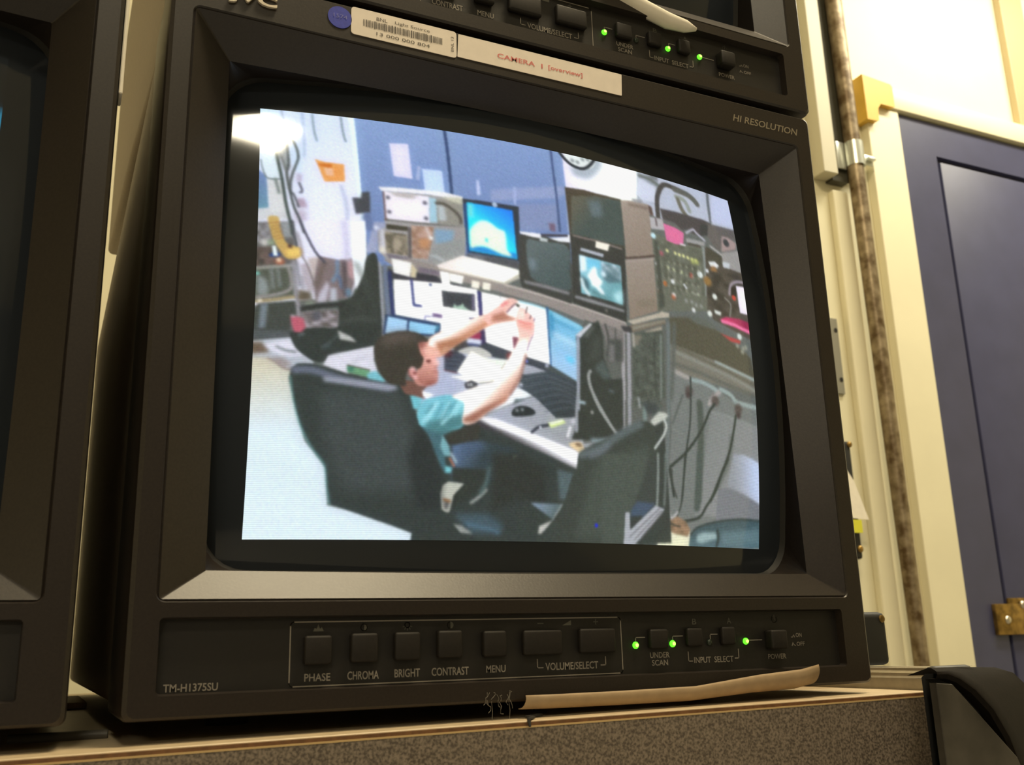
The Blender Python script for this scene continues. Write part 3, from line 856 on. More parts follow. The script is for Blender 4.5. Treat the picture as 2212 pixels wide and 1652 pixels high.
C 60,66,62 3 14,0 2956,1415 2931,1631 2938,1916
'''.strip().split('\n')
def smooth(p, closed, n=5):
    import numpy as np
    p = np.asarray(p, float); m = len(p)
    if m < 3: return p
    out = []
    for i in range(m if closed else m - 1):
        if closed: a, b, c, d = p[i - 1], p[i], p[(i + 1) % m], p[(i + 2) % m]
        else: a, b, c, d = p[max(i - 1, 0)], p[i], p[i + 1], p[min(i + 2, m - 1)]
        for k in range(n):
            t = k / n
            out.append(.5 * (2 * b + (c - a) * t + (2 * a - 5 * b + 4 * c - d) * t * t + (3 * b - a - 3 * c + d) * t ** 3))
    if not closed: out.append(p[-1])
    return np.array(out)

def paint(lines, W, H):
    """Raster of the broadcast picture: every line of text is one coloured shape in picture coordinates."""
    import numpy as np
    img = np.zeros((H, W, 3), np.float32)
    def blur(m, r):
        r = int(round(r))
        if r < 1: return m
        for _ in range(2):
            for ax in (0, 1):
                q = np.concatenate([np.repeat(m.take([0], ax), r + 1, ax), m, np.repeat(m.take([-1], ax), r, ax)], ax)
                c = np.cumsum(q, ax, dtype=np.float32); n = m.shape[ax]
                m = (c.take(range(2 * r + 1, 2 * r + 1 + n), ax) - c.take(range(n), ax)) / (2 * r + 1)
        return m
    def poly(p, xs, ys):
        m = np.zeros((len(ys), len(xs)), bool)
        q = np.roll(p, -1, 0)
        for (x0, y0), (x1, y1) in zip(p, q):
            if y0 == y1: continue
            lo, hi = (y0, y1) if y0 < y1 else (y1, y0)
            a, b = np.searchsorted(ys, [lo, hi])
            if a >= b: continue
            xc = x0 + (ys[a:b] - y0) * (x1 - x0) / (y1 - y0)
            m[a:b] ^= xs[None, :] >= xc[:, None]
        return m
    for ln in lines:
        t = ln.split()
        kind, f = t[0], float(t[2]) * W / 720 * .45
        cols = np.array([float(v) / 255 for v in t[1].split(',')], np.float32).reshape(-1, 3)
        pts = np.array([[float(v) for v in s.split(',')] for s in t[3:]]) 
        if kind in 'LCDN': prm, pts = pts[0], pts[1:]
        pts = pts * [W / 4000, H / 3000]
        if kind in 'GH': g, pts = pts[:2], pts[2:]
        if kind in 'SH': pts = smooth(pts, True)
        if kind == 'C': pts = smooth(pts, False)
        rad = prm[0] * W / 4000 if kind in 'LCD' else 0
        pad = rad + 2 * f + 2
        x0, y0 = np.floor(pts.min(0) - pad).astype(int); x1, y1 = np.ceil(pts.max(0) + pad).astype(int)
        x0, y0, x1, y1 = max(x0, 0), max(y0, 0), min(x1, W), min(y1, H)
        if x0 >= x1 or y0 >= y1: continue
        xs = np.arange(x0, x1) + .5; ys = np.arange(y0, y1) + .5
        if kind in 'LC':
            d = np.full((len(ys), len(xs)), 1e9)
            X, Y = xs[None, :], ys[:, None]
            for a, b in zip(pts[:-1], pts[1:]):
                v = b - a; l2 = max(float(v @ v), 1e-9)
                s = np.clip(((X - a[0]) * v[0] + (Y - a[1]) * v[1]) / l2, 0, 1)
                d = np.minimum(d, (X - a[0] - s * v[0]) ** 2 + (Y - a[1] - s * v[1]) ** 2)
            m = d < (rad / 2) ** 2
        elif kind == 'D':
            m = (xs[None, :] - pts[0, 0]) ** 2 + (ys[:, None] - pts[0, 1]) ** 2 < rad * rad
        else: m = poly(pts, xs, ys)
        m = blur(m.astype(np.float32), f)[..., None]
        c = cols[0]
        if kind in 'GH':
            v = g[1] - g[0]
            s = np.clip(((xs[None, :] - g[0, 0]) * v[0] + (ys[:, None] - g[0, 1]) * v[1]) / (v @ v), 0, 1)[..., None]
            c = c * (1 - s) + cols[1] * s
        elif kind == 'N':
            cell = max(prm[0] * W / 4000, 2.); rs = np.random.RandomState(int(prm[1]))
            n = rs.rand(int(len(ys) / cell) + 3, int(len(xs) / cell) + 3)
            gx = (xs - x0) / cell; gy = (ys - y0) / cell
            ix, iy = gx.astype(int), gy.astype(int); fx, fy = (gx - ix)[None, :], (gy - iy)[:, None]
            s = (n[iy][:, ix] * (1 - fx) + n[iy][:, ix + 1] * fx) * (1 - fy) + (n[iy + 1][:, ix] * (1 - fx) + n[iy + 1][:, ix + 1] * fx) * fy
            s = np.clip((s - .5) * 1.7 + .5, 0, 1)[..., None]
            c = c * (1 - s) + cols[1] * s
        img[y0:y1, x0:x1] = img[y0:y1, x0:x1] * (1 - m) + c * m
    k = W / 1440
    img = blur(img, 1.6 * k)
    halo = blur(np.clip(img - .72, 0, 1), 14 * k)
    img = img + halo * .55
    rs = np.random.RandomState(11)
    for cell, amp in ((2, .017), (4, .007)):
        n = rs.normal(0, 1, (H // cell + 1, W // cell + 1, 1)) + .5 * rs.normal(0, 1, (H // cell + 1, W // cell + 1, 3))
        n = np.repeat(np.repeat(n, cell, 0), cell, 1)[:H, :W].astype(np.float32)
        img = img + blur(n, 1) * amp
    img = np.clip(img, 0, 1)
    return np.ascontiguousarray(img)

TX, TZ, TY, IX, IZ, RA, RB, K1, K2 = 0.1752, 0.1654, 0.0038, 1.6853, 1.7646, 0.1314, 0.0982, -0.0017, -0.0016
def tube_y(x, z): return TY + ((x - TX) ** 2 * IX + (z - TZ) ** 2 * IZ) / 2

def glass_material(name, picture):
    m = bpy.data.materials.new(name); m.use_nodes = True
    nt = m.node_tree; b = nt.nodes['Principled BSDF']
    b.inputs['Base Color'].default_value = (.026, .031, .038, 1); b.inputs['Roughness'].default_value = .07
    b.inputs['Specular IOR Level'].default_value = .55
    if picture:
        at = nt.nodes.new('ShaderNodeAttribute'); at.attribute_name = 'signal'
        tc = nt.nodes.new('ShaderNodeTexCoord'); sx = nt.nodes.new('ShaderNodeSeparateXYZ')
        nt.links.new(tc.outputs['Object'], sx.inputs[0])
        # the scanning lines of the tube, a little more marked towards the foot of the picture
        w = nt.nodes.new('ShaderNodeMath'); w.operation = 'MULTIPLY'; w.inputs[1].default_value = 2 * math.pi * 262 / (2 * RB)
        nt.links.new(sx.outputs[2], w.inputs[0])
        s = nt.nodes.new('ShaderNodeMath'); s.operation = 'SINE'; nt.links.new(w.outputs[0], s.inputs[0])
        mr = nt.nodes.new('ShaderNodeMapRange'); mr.inputs[1].default_value = TZ - .3 * RB; mr.inputs[2].default_value = TZ + .3 * RB
        mr.inputs[3].default_value = .13; mr.inputs[4].default_value = .015; nt.links.new(sx.outputs[2], mr.inputs[0])
        ma = nt.nodes.new('ShaderNodeMath'); ma.operation = 'MULTIPLY_ADD'; ma.inputs[2].default_value = 1.
        nt.links.new(s.outputs[0], ma.inputs[0]); nt.links.new(mr.outputs[0], ma.inputs[1])
        st = nt.nodes.new('ShaderNodeMath'); st.operation = 'MULTIPLY'; st.inputs[1].default_value = .92
        nt.links.new(ma.outputs[0], st.inputs[0])
        nt.links.new(at.outputs['Color'], b.inputs['Emission Color']); nt.links.new(st.outputs[0], b.inputs['Emission Strength'])
    return m

def make_picture(parent, lines, nx, ny, name):
    """The lit raster: a fine sheet lying on the tube face, its colour carried by the signal attribute."""
    img = paint(lines, 2 * nx, 2 * ny)
    img = img.reshape(ny, 2, nx, 2, 3).mean((1, 3))
    lin = np.where(img <= .04045, img / 12.92, ((img + .055) / 1.055) ** 2.4).astype(np.float32)
    u, v = np.meshgrid(np.linspace(-1, 1, nx), np.linspace(1, -1, ny))
    x = TX + RA * u * (1 + K1 * v * v); z = TZ + RB * v * (1 + K2 * u * u)
    y = TY + ((x - TX) ** 2 * IX + (z - TZ) ** 2 * IZ) / 2 - .00012
    co = np.stack([x, y, z], -1).reshape(-1, 3).astype(np.float32)
    me = bpy.data.meshes.new(name)
    idx = np.arange(nx * ny).reshape(ny, nx)
    q = np.stack([idx[:-1, :-1], idx[1:, :-1], idx[1:, 1:], idx[:-1, 1:]], -1).reshape(-1, 4)
    me.vertices.add(len(co)); me.vertices.foreach_set('co', co.ravel())
    me.loops.add(q.size); me.loops.foreach_set('vertex_index', q.ravel().astype(np.int32))
    me.polygons.add(len(q)); me.polygons.foreach_set('loop_start', np.arange(0, q.size, 4, dtype=np.int32))
    try: me.polygons.foreach_set('loop_total', np.full(len(q), 4, np.int32))
    except Exception: pass
    me.update(calc_edges=True)
    me.polygons.foreach_set('use_smooth', np.ones(len(q), bool))
    at = me.attributes.new('signal', 'FLOAT_COLOR', 'POINT')
    at.data.foreach_set('color', np.concatenate([lin.reshape(-1, 3), np.ones((nx * ny, 1), np.float32)], 1).ravel())
    me.validate()
    me.materials.append(glass_material(name, True))
    o = bpy.data.objects.new(name, me); COL.objects.link(o); o.parent = parent
    return o

# ------------------------------------------------------------------ the tube monitors
mm = .001
WORDS = (('PHASE', 65.6, 75.7, 11.4, 14.3), ('CHROMA', 82.5, 95.2, 11.4, 14.6), ('BRIGHT', 101.7, 112.4, 11.6, 14.8), ('CONTRAST', 117.4, 133.6, 11.6, 14.8), ('MENU', 141.5, 150.3, 12., 14.9), ('VOLUME/SELECT', 169., 194.8, 12., 15.1), ('UNDER', 221.7, 232.1, 15.5, 18.), ('SCAN', 222.5, 231., 12.2, 14.7), ('INPUT  SELECT', 245.3, 267.4, 12.6, 15.3), ('POWER', 287.8, 298.6, 13.1, 15.5), ('ON', 305.6, 309.2, 22.9, 24.9), ('OFF', 305.6, 310.6, 18.8, 20.7), ('TM-H1375SU', 14.4, 33.6, 9.6, 12.4))
BRACKETS = ([(165.2, 16.6), (165.2, 13.2), (167.8, 13.2)], [(196.2, 13.4), (198.6, 13.4), (198.6, 16.8)], [(242.3, 17.6), (242.3, 13.6), (244.4, 13.6)], [(268.4, 14.2), (270.6, 14.2), (270.6, 18.2)],
                [(214.6, 23.2), (214.6, 24.6), (219.4, 24.6)], [(234.3, 23.4), (234.3, 24.8), (239.8, 24.8)], [(255.2, 23.2), (255.2, 25.2), (259.2, 25.2)], [(277.2, 22.1), (284.8, 22.1)], [(302.8, 23.), (303.6, 23.), (304.2, 24.), (304.8, 23.)], [(302.8, 19.), (303.4, 20.4), (304., 19.4), (304.8, 19.)])
def make_monitor(loc, label, led_on, group, title=None, barcode=False, picture=None, pic_label=None, feet=(8, 8), dot=False, rise=0., bare=False):
    root = empty('crt_monitor', loc, label, 'monitor', group)
    N = 6
    # front frame: rounded shell, flat face with the two openings, sloping bevel
    bm = bmesh.new()
    o_back = rrect(0, 0, .3486, .310, .0032, .062); o_mid = rrect(0, 0, .3486, .310, .0032, .0035)
    o_f2 = rrect(.0006, .0004, .3480, .3096, .0032, .0010); o_f = rrect(.0022, .0013, .3466, .3087, .003, 0.)
    vs = loft(bm, [o_back, o_mid, o_f2, o_f])
    bev0 = rrect(.0095, .0412, .3383, .2915, .0035, 0.)
    g1 = rrect(.0101, .0418, .3377, .2909, .0032, .0009); g2 = rrect(.0107, .0424, .3371, .2903, .0012, .0005)
    inner = rrect(.0278, .0535, .3213, .2774, .0006, lambda x, z: .0095 + .006 * (z - .0535) / .224, bow=(0, .0006, .0006, .003))
    lip = rrect(.0284, .0546, .3245, .2785, .016, lambda x, z: max(.0125 + .004 * (z - .0535) / .224, tube_y(x, z) - .003), bow=(.001, .0015, .001, .0040))
    vb = loft(bm, [bev0, g1, g2, inner, lip])
    pan = rrect(.0114, .0085, .3325, .0358, .0016, 0.); pan2 = rrect(.0120, .0091, .3319, .0352, .0014, .0040)
    vp = loft(bm, [pan, pan2])
    fill_between(bm, [vs[-1], vb[0], vp[0]])
    bmesh.ops.recalc_face_normals(bm, faces=bm.faces)
    obj('front_frame', bm, PL, root, 28)
    # dark surround between bevel and tube
    bm = bmesh.new()
    out = rrect(.0312, .0575, .3202, .2768, .020, lambda x, z: tube_y(x, z) + .0004, bow=(.001, .0015, .001, .0050))
    mid = [tuple((a[k] + c[k]) / 2 + (.003 if k == 1 else 0) for k in range(3)) for a, c in zip(lip, out)]
    loft(bm, [lip, mid, out])
    obj('tube_surround', bm, RUB, root, 40)
    # tube face
    bm = bmesh.new(); loops = []
    for k in range(14, -1, -1):
        t = 1.03 * k / 14 + .004
        loops.append([(TX + (x - TX) * t, tube_y(TX + (x - TX) * t, TZ + (z - TZ) * t), TZ + (z - TZ) * t) for x, _, z in out])
    loft(bm, loops, False, True)
    bmesh.ops.recalc_face_normals(bm, faces=bm.faces)
    tb = obj('picture_tube', bm, glass_material('tube_glass', False), root, 60)
    if picture: 
        p = make_picture(tb, *picture, 'screen_picture')
        if pic_label: p['label'] = pic_label
    # cabinet behind the frame, its underside rising to the rear
    bm = bmesh.new()
    loft(bm, [rrect(.0010, .001, .3474, .309, .005, .060), rrect(.0010, .003 + rise * .04, .3474, .308, .005, .10), rrect(.0010, .003 + rise * .6, .3474, .307, .005, .30), rrect(.0010, .003 + rise, .3474, .305, .005, .57)], True, True)
    bmesh.ops.recalc_face_normals(bm, faces=bm.faces)
    obj('cabinet', bm, CAB, root, 30)
    for k in range(4):
        x = (.05, .296)[k % 2]; y = (.080, .44)[k // 2]; top = .006 if k < 2 else .006 + rise
        bm = bmesh.new(); h = feet[k % 2] * mm
        loft(bm, [[(x + r * math.cos(a), y + r * math.sin(a), z) for a in [i * math.pi / 8 for i in range(16)]] for r, z in ((.009, top), (.010, -h * .5), (.009, -h))], True, True)
        bmesh.ops.recalc_face_normals(bm, faces=bm.faces)
        obj('foot', bm, FOOT, root, 40)
    # control panel and its print
    bm = bmesh.new(); loft(bm, [rrect(.0116, .0087, .3323, .0356, .0014, .0046), rrect(.0116, .0087, .3323, .0356, .0014, .0040)], False, True)
    cp = obj('control_panel', bm, PANEL, root)
    Y = .00385
    for s, a, b, z0, z1 in (() if bare else WORDS):
        bm = bmesh.new(); text(bm, s, a * mm, z0 * mm, (z1 - z0) * mm, Y, b * mm, bold=.012)
        obj('lettering', bm, PRINT, cp)
    for pts in (() if bare else BRACKETS):
        bm = bmesh.new(); strip(bm, [(x * mm, z * mm) for x, z in pts], .00042, Y); obj('bracket_line', bm, PRINT, cp)
    bm = bmesh.new()
    fr = rrect(.0598, .0097, .2072, .0336, .0012, Y, side=1); fo = [(x, z) for x, _, z in fr]
    strip(bm, fo + fo[:1], .00045, Y)
    obj('panel_outline', bm, PRINT, cp)
    # small symbols above the buttons, each a printed mark of its own
    def ring(bm, cx, cz, r, w=.35, a0=0, a1=360):
        p = [((cx + r * math.cos(math.radians(a))) * mm, (cz + r * math.sin(math.radians(a))) * mm) for a in np.linspace(a0, a1, 25)]
        strip(bm, p, w * mm, Y)
    def half(bm, cx, cz, r, a0, a1):
        flat(bm, [((cx + r * math.cos(math.radians(a))) * mm, (cz + r * math.sin(math.radians(a))) * mm) for a in np.linspace(a0, a1, 13)], Y)
    def s1(bm): flat(bm, [(x * mm, z * mm) for x, z in ((68.6, 30.), (69.2, 31.4), (69.9, 30.9), (70.6, 32.8), (71.3, 30.9), (72., 31.6), (72.8, 30.))], Y)
    def s2(bm): ring(bm, 89, 31.2, 1.3); half(bm, 89, 31.2, 1.3, -90, 90)
    def s3(bm):
        ring(bm, 107.1, 31.8, 1.05)
        for a in range(200, 341, 35): strip(bm, [((107.1 + q * math.cos(math.radians(a))) * mm, (31.8 + q * math.sin(math.radians(a))) * mm) for q in (1.4, 2.)], .0003, Y)
    def s4(bm): ring(bm, 125.8, 31.5, 1.3, .2, 90, 270); half(bm, 125.8, 31.5, 1.35, -90, 90)
    def s5(bm): strip(bm, [(.166, .0315), (.1685, .0315)], .0004, Y)
    def s6(bm): strip(bm, [(.1935, .0318), (.1955, .0318)], .0004, Y); strip(bm, [(.1945, .0308), (.1945, .0328)], .0004, Y)
    def s7(bm): flat(bm, [(.1778, .0305), (.1822, .0305), (.1822, .0327)], Y)
    def s8(bm): text(bm, 'B', .2456, .0298, .0026, Y, .2480, bold=.01)
    def s9(bm): text(bm, 'A', .2653, .0299, .0026, Y, .2678, bold=.01)
    def s10(bm): ring(bm, 293.4, 31.6, 1.5, .3, 120, 420); strip(bm, [(.2934, .0315), (.2934, .0335)], .0004, Y)
    for fn in (() if bare else (s1, s2, s3, s4, s5, s6, s7, s8, s9, s10)):
        bm = bmesh.new(); fn(bm); obj('symbol', bm, PRINT2, cp)
    for cx, cz, w, h, yy in ((70., 23., 10.8, 10.8, .0), (88.4, 23.4, 11., 11., .0), (106.2, 23.6, 10.8, 10.8, .0002), (124.5, 23.9, 10.8, 10.8, .0003), (144.5, 23.6, 10.6, 10.4, .0004), (167., 23.6, 18.6, 10.3, .0008), (193.8, 23.8, 18., 10.3, .0008), (225.6, 23.8, 9.8, 8.6, .0008), (245.1, 24.2, 8.6, 8.2, .001), (264.1, 24.4, 7.8, 8.2, .001), (291.3, 22.1, 9.6, 8.8, -.0018)):
        bm = bmesh.new(); box(bm, ((cx - w / 2) * mm, yy, (cz - h / 2) * mm), ((cx + w / 2) * mm, .0042, (cz + h / 2) * mm), .0011, 3)
        obj('button', bm, BTN, root, 40)
    for cx, cz, on in ((214.4, 21.3, led_on[0]), (234.1, 21.5, led_on[1]), (254.4, 21.6, led_on[2]), (275.3, 21.7, led_on[3])):
        bm = bmesh.new(); disc(bm, cx * mm, cz * mm, .00155, .0036, 18, .0008, .0010)
        bmesh.ops.recalc_face_normals(bm, faces=bm.faces)
        l = obj('indicator_light', bm, LED if on else LEDOFF, root, 50, label='small round green indicator light, lit' if on else 'small round indicator light, unlit')
        if on:
            bm = bmesh.new(); disc(bm, cx * mm, cz * mm, .0008, .0025, 12)
            obj('bright_core', bm, LEDC, l)
    # raised maker's letters and the printed motto
    bm = bmesh.new(); text(bm, 'JVC', .0235, .2962, .0072, .0004, .0446, slant=0., bold=.03, depth=.0016)
    obj('badge', bm, SILVER, root, label='raised silver capital letters')
    bm = bmesh.new(); text(bm, 'HI RESOLUTION', .2935, .2972, .0042, -.00012, .3378, slant=.25, bold=.012)
    obj('motto_lettering', bm, GOLD, root, label='pale slanted lettering')
    if title:
        bm = bmesh.new(); loft(bm, [rrect(.1312, .2960, .2228, .3085, .0004, 0.), rrect(.1312, .2960, .2228, .3085, .0004, -.0003)], False, True)
        for v in bm.verts: v.co.x += (v.co.z - .302) * .05
        tl = obj('title_label', bm, WHITE, root, label='white strip label with red typed words')
        for s, xa, za, hh, xb in ((title[0], .1520, .30065, .0026, .1725), (title[1], .1760, .30065, .0025, .1768), (title[2], .1800, .30045, .0030, .1995)):
            bm = bmesh.new(); text(bm, s, xa, za, hh, -.00045, xb, bold=.012); obj('label_text', bm, RED, tl)
    if barcode:
        bm = bmesh.new(); loft(bm, [rrect(.0785, .2950, .1305, .3092, .0016, 0.), rrect(.0785, .2950, .1305, .3092, .0016, -.0003)], False, True)
        bl = obj('barcode_label', bm, WHITE, root, label='white rounded label with a barcode')
        bm = bmesh.new(); rnd = random.Random(4); x = .0842
        while x < .1228:
            w = rnd.choice((.00018, .00032, .00032, .0005, .0007)); strip(bm, [(x + w / 2, .3005), (x + w / 2, .3037)], w, -.00045)
            x += w + rnd.choice((.0002, .0003, .00045))
        obj('barcode', bm, BLACK, bl)
        for s, xa, za, hh, xb, vt in (('BNL', .0905, .3048, .0018, .0958, False), ('Light Source', .0995, .3048, .0020, .1168, False), ('13 000 000 804', .0905, .2970, .0017, .1168, False), ('BNL 13', .1290, .2980, .0014, .1370, True)):
            bm = bmesh.new(); text(bm, s, xa, za, hh, -.00045, xb, vert=vt); obj('label_text', bm, BLACK, bl)
    if dot:
        bm = bmesh.new(); disc(bm, .0732, .3019, .0056, -.0003, 32, .0003)
        bmesh.ops.recalc_face_normals(bm, faces=bm.faces)
        d = obj('round_sticker', bm, BLUE, root, label='round blue sticker')
        bm = bmesh.new(); text(bm, '1574', .0702, .3014, .0020, -.00045, .0766); obj('sticker_text', bm, BLUEL, d)
    return root

GRP = 'tube monitors on the shelf'
main = make_monitor((0, 0, 0), 'dark tube monitor showing a man photographing screens at a desk, red CAMERA 1 label', (1, 1, 0, 1), GRP,
    ('CAMERA', '1', '[overview]'), True, (ART, 720, 538), 'bright security camera picture of a man in a teal shirt at a desk of screens', (7.2, 4.7), True)
upper = make_monitor((.0022, 0, .3132), 'dark tube monitor stacked on top of the one showing the man, top edge cut off', (1, 0, 1, 1), GRP, feet=(3.2, 3.2), rise=.078)
rnd = random.Random(2); LART = ['P 4,6,7 0 -100,-100 4100,-100 4100,3100 -100,3100', 'P 48,160,200 6 3960,420 4050,380 4050,620 3970,600', 'P 8,40,42 10 3960,650 4050,650 4050,1100 3900,1100']
left = make_monitor((-.3655, 0, 0), 'dark tube monitor on the left edge with red marker scrawl on its frame', (1, 0, 1, 1), GRP, picture=(LART, 120, 90), feet=(10.4, 8.0), bare=True)

# red marker scrawl on the sloping side of the left monitor's frame
bm = bmesh.new()
def slope_pt(x, z):      # world x, z on the right bevel of the left monitor
    t = max(0., min(1., (-.0262 - x) / (.0262 - .0450) * -1)); return (x + .3655, .0005 + .0145 * t - .0005, z)
for poly in ([(-32.5, 169), (-33.0, 152), (-35, 152.5), (-35.6, 158), (-41.5, 154.6), (-35.5, 160.5)],
             [(-40.4, 149), (-38.8, 149.5), (-38.5, 143), (-36, 146), (-34.6, 142.5), (-37.6, 140.5), (-39.5, 138.5)], [(-31.6, 148), (-30.6, 143), (-32.2, 140), (-33.4, 142), (-31.9, 144)],
             [(-40.4, 137.5), (-29.9, 137.3), (-29.8, 133), (-31.6, 129.5), (-34.6, 127), (-34.4, 130.5), (-39.6, 132), (-36, 134.6), (-38.6, 135.2)]):
    bm.faces.new([bm.verts.new(slope_pt(x * mm, z * mm)) for x, z in poly])
obj('marker_scrawl', bm, REDPEN, left, label='smeared red marker scrawl')
bm = bmesh.new(); box(bm, (.3485, .001, .243), (.3500, .012, .330), .0004, 1)
obj('paper_tab', bm, PAPER, left, label='edge of a white card stuck on the side')

# dust wisps under the lower frame of the main monitor
bm = bmesh.new(); rnd = random.Random(7)
for k in range(10):
    x = .139 + rnd.random() * .011; z = .0050 - rnd.random() * .005
    p = [(x, -.0006, z)]
    for i in range(4): p.append((p[-1][0] + rnd.uniform(-.0012, .0014), -.0008 - .0002 * i, p[-1][2] - rnd.uniform(-.0002, .0022)))
    tube(bm, p, .00008, 4)
for x in (.1415, .1493): tube(bm, [(x, -.0007, .001), (x + .0003, -.001, -.003), (x - .0002, -.0012, -.0068)], .00008, 4)
obj('dust_wisps', bm, DUST, main, label='grey cobweb dust on the lower edge')

# ------------------------------------------------------------------ curled paper strips
def paper_curl(name, label, top, drop, m, edge_m=None):
    """Strip of card: straight-cut top edge, lower edge rolled back under the frame. top: list of (x, z, y, height)."""
    bm = bmesh.new(); loops = []
    for x, z, y, h in top:
        l = [(x, y, z), (x, y - .0003, z - h * .15), (x, y - .0004, z - h * .28)]; r = h * .72
        for a in range(15, 101, 17): l.append((x - .0016 * (a / 100) * (drop < 0), y - .0004 + r * (1 - math.cos(math.radians(a))), z - h * .28 - r * math.sin(math.radians(a))))
        loops.append(l)
    loft(bm, loops, closed=False)
    o = obj(name, bm, m, None, 60)
    md = o.modifiers.new('thickness', 'SOLIDIFY'); md.thickness = .0003
    return tag(o, label, 'paper')
paper_curl('paper_strip', 'curled tan paper strip sagging along the bottom edge of the monitor showing the man',
    [(.1560, .0027, -.0030, .0056), (.170, .0026, -.0034, .0058), (.200, .0026, -.0036, .0060), (.240, .0030, -.0038, .0064), (.275, .0066, -.0042, .0080), (.300, .0082, -.0045, .0090), (.3105, .0101, -.0046, .0092)], -1, TAN)
paper_curl('paper_strip', 'white paper strip peeling off the lower frame of the upper monitor',
    [(.215, .3640, -.0026, .0075), (.240, .3565, -.0030, .0072), (.2545, .3526, -.0032, .0070), (.266, .3506, -.0034, .0054), (.2716, .3475, -.0034, .0018)], .0009, PAPER)

# ------------------------------------------------------------------ shelf
SPECK = mat('speckled_laminate', (.085, .066, .050), .55, col2=(.25, .200, .152), scale=900, detail=2.)
TOPM = mat('tan_laminate', (.62, .49, .32), .45, .06, 120)
EDGE = mat('brown_edge', (.16, .075, .03), .5, .2, 300)
EDGE2 = mat('tan_core', (.55, .38, .17), .6)
TILT = math.atan(.0095)
sh = empty('shelf', (-.036, -.012, -.0083), 'tan topped shelf with speckled grey front edge carrying the monitors', 'shelf', rot=(0, -TILT, 0))
XR = .4085
bm = bmesh.new(); box(bm, (-.75, .0, -.018), (XR, .62, 0.), .0003, 1); obj('shelf_top', bm, TOPM, sh)
bm = bmesh.new(); box(bm, (-.75, -.0006, -.0019), (XR + .0004, .0, -.0006)); obj('edge_strip', bm, EDGE, sh, label='thin brown edge strip')
bm = bmesh.new(); box(bm, (-.75, -.0009, -.0026), (XR + .0004, .0, -.0019)); obj('edge_strip', bm, EDGE2, sh, label='thin tan edge strip')
bm = bmesh.new(); box(bm, (-.75, -.0008, -.115), (XR, .018, -.0026)); obj('front_panel', bm, SPECK, sh)
for x in (-.70, .36):
    bm = bmesh.new(); box(bm, (x, .05, -.4165 + (.0095 * -(x - .004) + .0002)), (x + .04, .56, -.018)); obj('shelf_support', bm, PL, sh)
# black crinkled thread on the shelf edge
bm = bmesh.new()
zt = lambda x, y: -.0083 + (x + .036) * .0095
tube(bm, [(x, y, zt(x, 0) + .0008 + dz) for x, y, dz in ((.1890, .050, .0004), (.1775, .033, .0003), (.1725, .024, 0), (.1745, .016, 0), (.1640, .009, 0), (.1655, .002, 0), (.1560, -.003, 0), (.1570, -.008, 0), (.1520, -.0132, 0), (.1522, -.0140, -.0030))], [.0012, .0007, .0005, .0006, .0005, .0006, .0006, .0006, .0008, .0005], 6)
tag(obj('thread', bm, mat('black_thread', (.03, .028, .025), .8), None, 60), 'crinkled black thread hanging over the tan shelf edge', 'thread')
bm = bmesh.new(); tube(bm, [(-.035, .055, -.0072), (-.014, .052, -.0070), (.0, .05, -.0068)], .0022, 8)
tag(obj('cable', bm, mat('grey_cable', (.10, .09, .075), .5), None, 60), 'dark grey cable on the shelf in the gap between two monitors', 'cable')
bm = bmesh.new(); box(bm, (-.012, .30, zt(0, 0) + .0005), (.0035, .42, zt(0, 0) + .0045), .001)
tag(obj('card_box', bm, TAN, None, 40), 'small tan card box deep in the gap between two monitors', 'box')

# ------------------------------------------------------------------ aluminium rail, lower desk
ALU = mat('aluminium', (.62, .56, .44), .32, metal=.75, noise=.05, scale=200)
rl = empty('metal_rail', (.3795, -.003, -.0315), 'pale metal rail running back beside the right end of the shelf', 'rail')
bm = bmesh.new()
prof = [(0, 0), (.026, 0), (.026, .0375), (.017, .0375), (.017, .034), (.010, .034), (.010, .0375), (.002, .0375), (.002, .0362), (.0008, .0350), (.0008, .0335), (0, .0325)]
loft(bm, [[(x, y, z) for x, z in prof] for y in (0, .62)], True, True); bmesh.ops.recalc_face_normals(bm, faces=bm.faces)
obj('rail_body', bm, ALU, rl)
bm = bmesh.new(); box(bm, (-.001, -.008, -.001), (.027, -.0003, .0385), .003, 3); obj('end_cap', bm, mat('dark_end_cap', (.035, .033, .028), .5), rl, 40, label='dark plastic end cap')
bm = bmesh.new(); box(bm, (.004, .30, -.3935), (.024, .33, 0.)); obj('rail_post', bm, ALU, rl)
DESKM = mat('grey_desk', (.35, .35, .36), .5)
bm = bmesh.new(); box(bm, (-.9, -.75, -.45), (1.05, .62, -.425), .004)
dk = obj('desk', bm, DESKM); tag(dk, 'grey desk below the shelf of monitors', 'desk')
for x in (-.85, .97):
    for y in (-.70, .54):
        bm = bmesh.new(); box(bm, (x, y, -1.25), (x + .05, y + .05, -.45)); obj('leg', bm, ALU, dk)

# ------------------------------------------------------------------ black flat screen at the lower right
BLK = mat('black_casing', (.010, .0075, .0055), .8, .15, 500, spec=.1)
BLKI = mat('black_inside', (.008, .008, .008), .6)
GREYP = mat('grey_plate', (.050, .044, .036), .5, .5, 38, spec=.35)
fs = empty('flat_screen', (.42, -.055, -.425), 'black flat screen with curved rim and grey plate at the lower right corner', 'monitor')
def loc(p): return (p[0] - .42, p[1] + .055, p[2] + .425)
rim = [(.3215, .0070), (.3283, .0068), (.3348, .0047), (.3436, -.0005), (.3531, -.0092), (.3606, -.0211), (.3641, -.0312), (.3658, -.0420), (.3664, -.0700), (.3664, -.20)]
def off(k):
    out = []
    for i, (x, z) in enumerate(rim):
        a = rim[max(i - 1, 0)]; b = rim[min(i + 1, len(rim) - 1)]; d = math.hypot(b[0] - a[0], b[1] - a[1])
        out.append((x - (b[1] - a[1]) / d * k, z + (b[0] - a[0]) / d * k))
    return out
bm = bmesh.new()
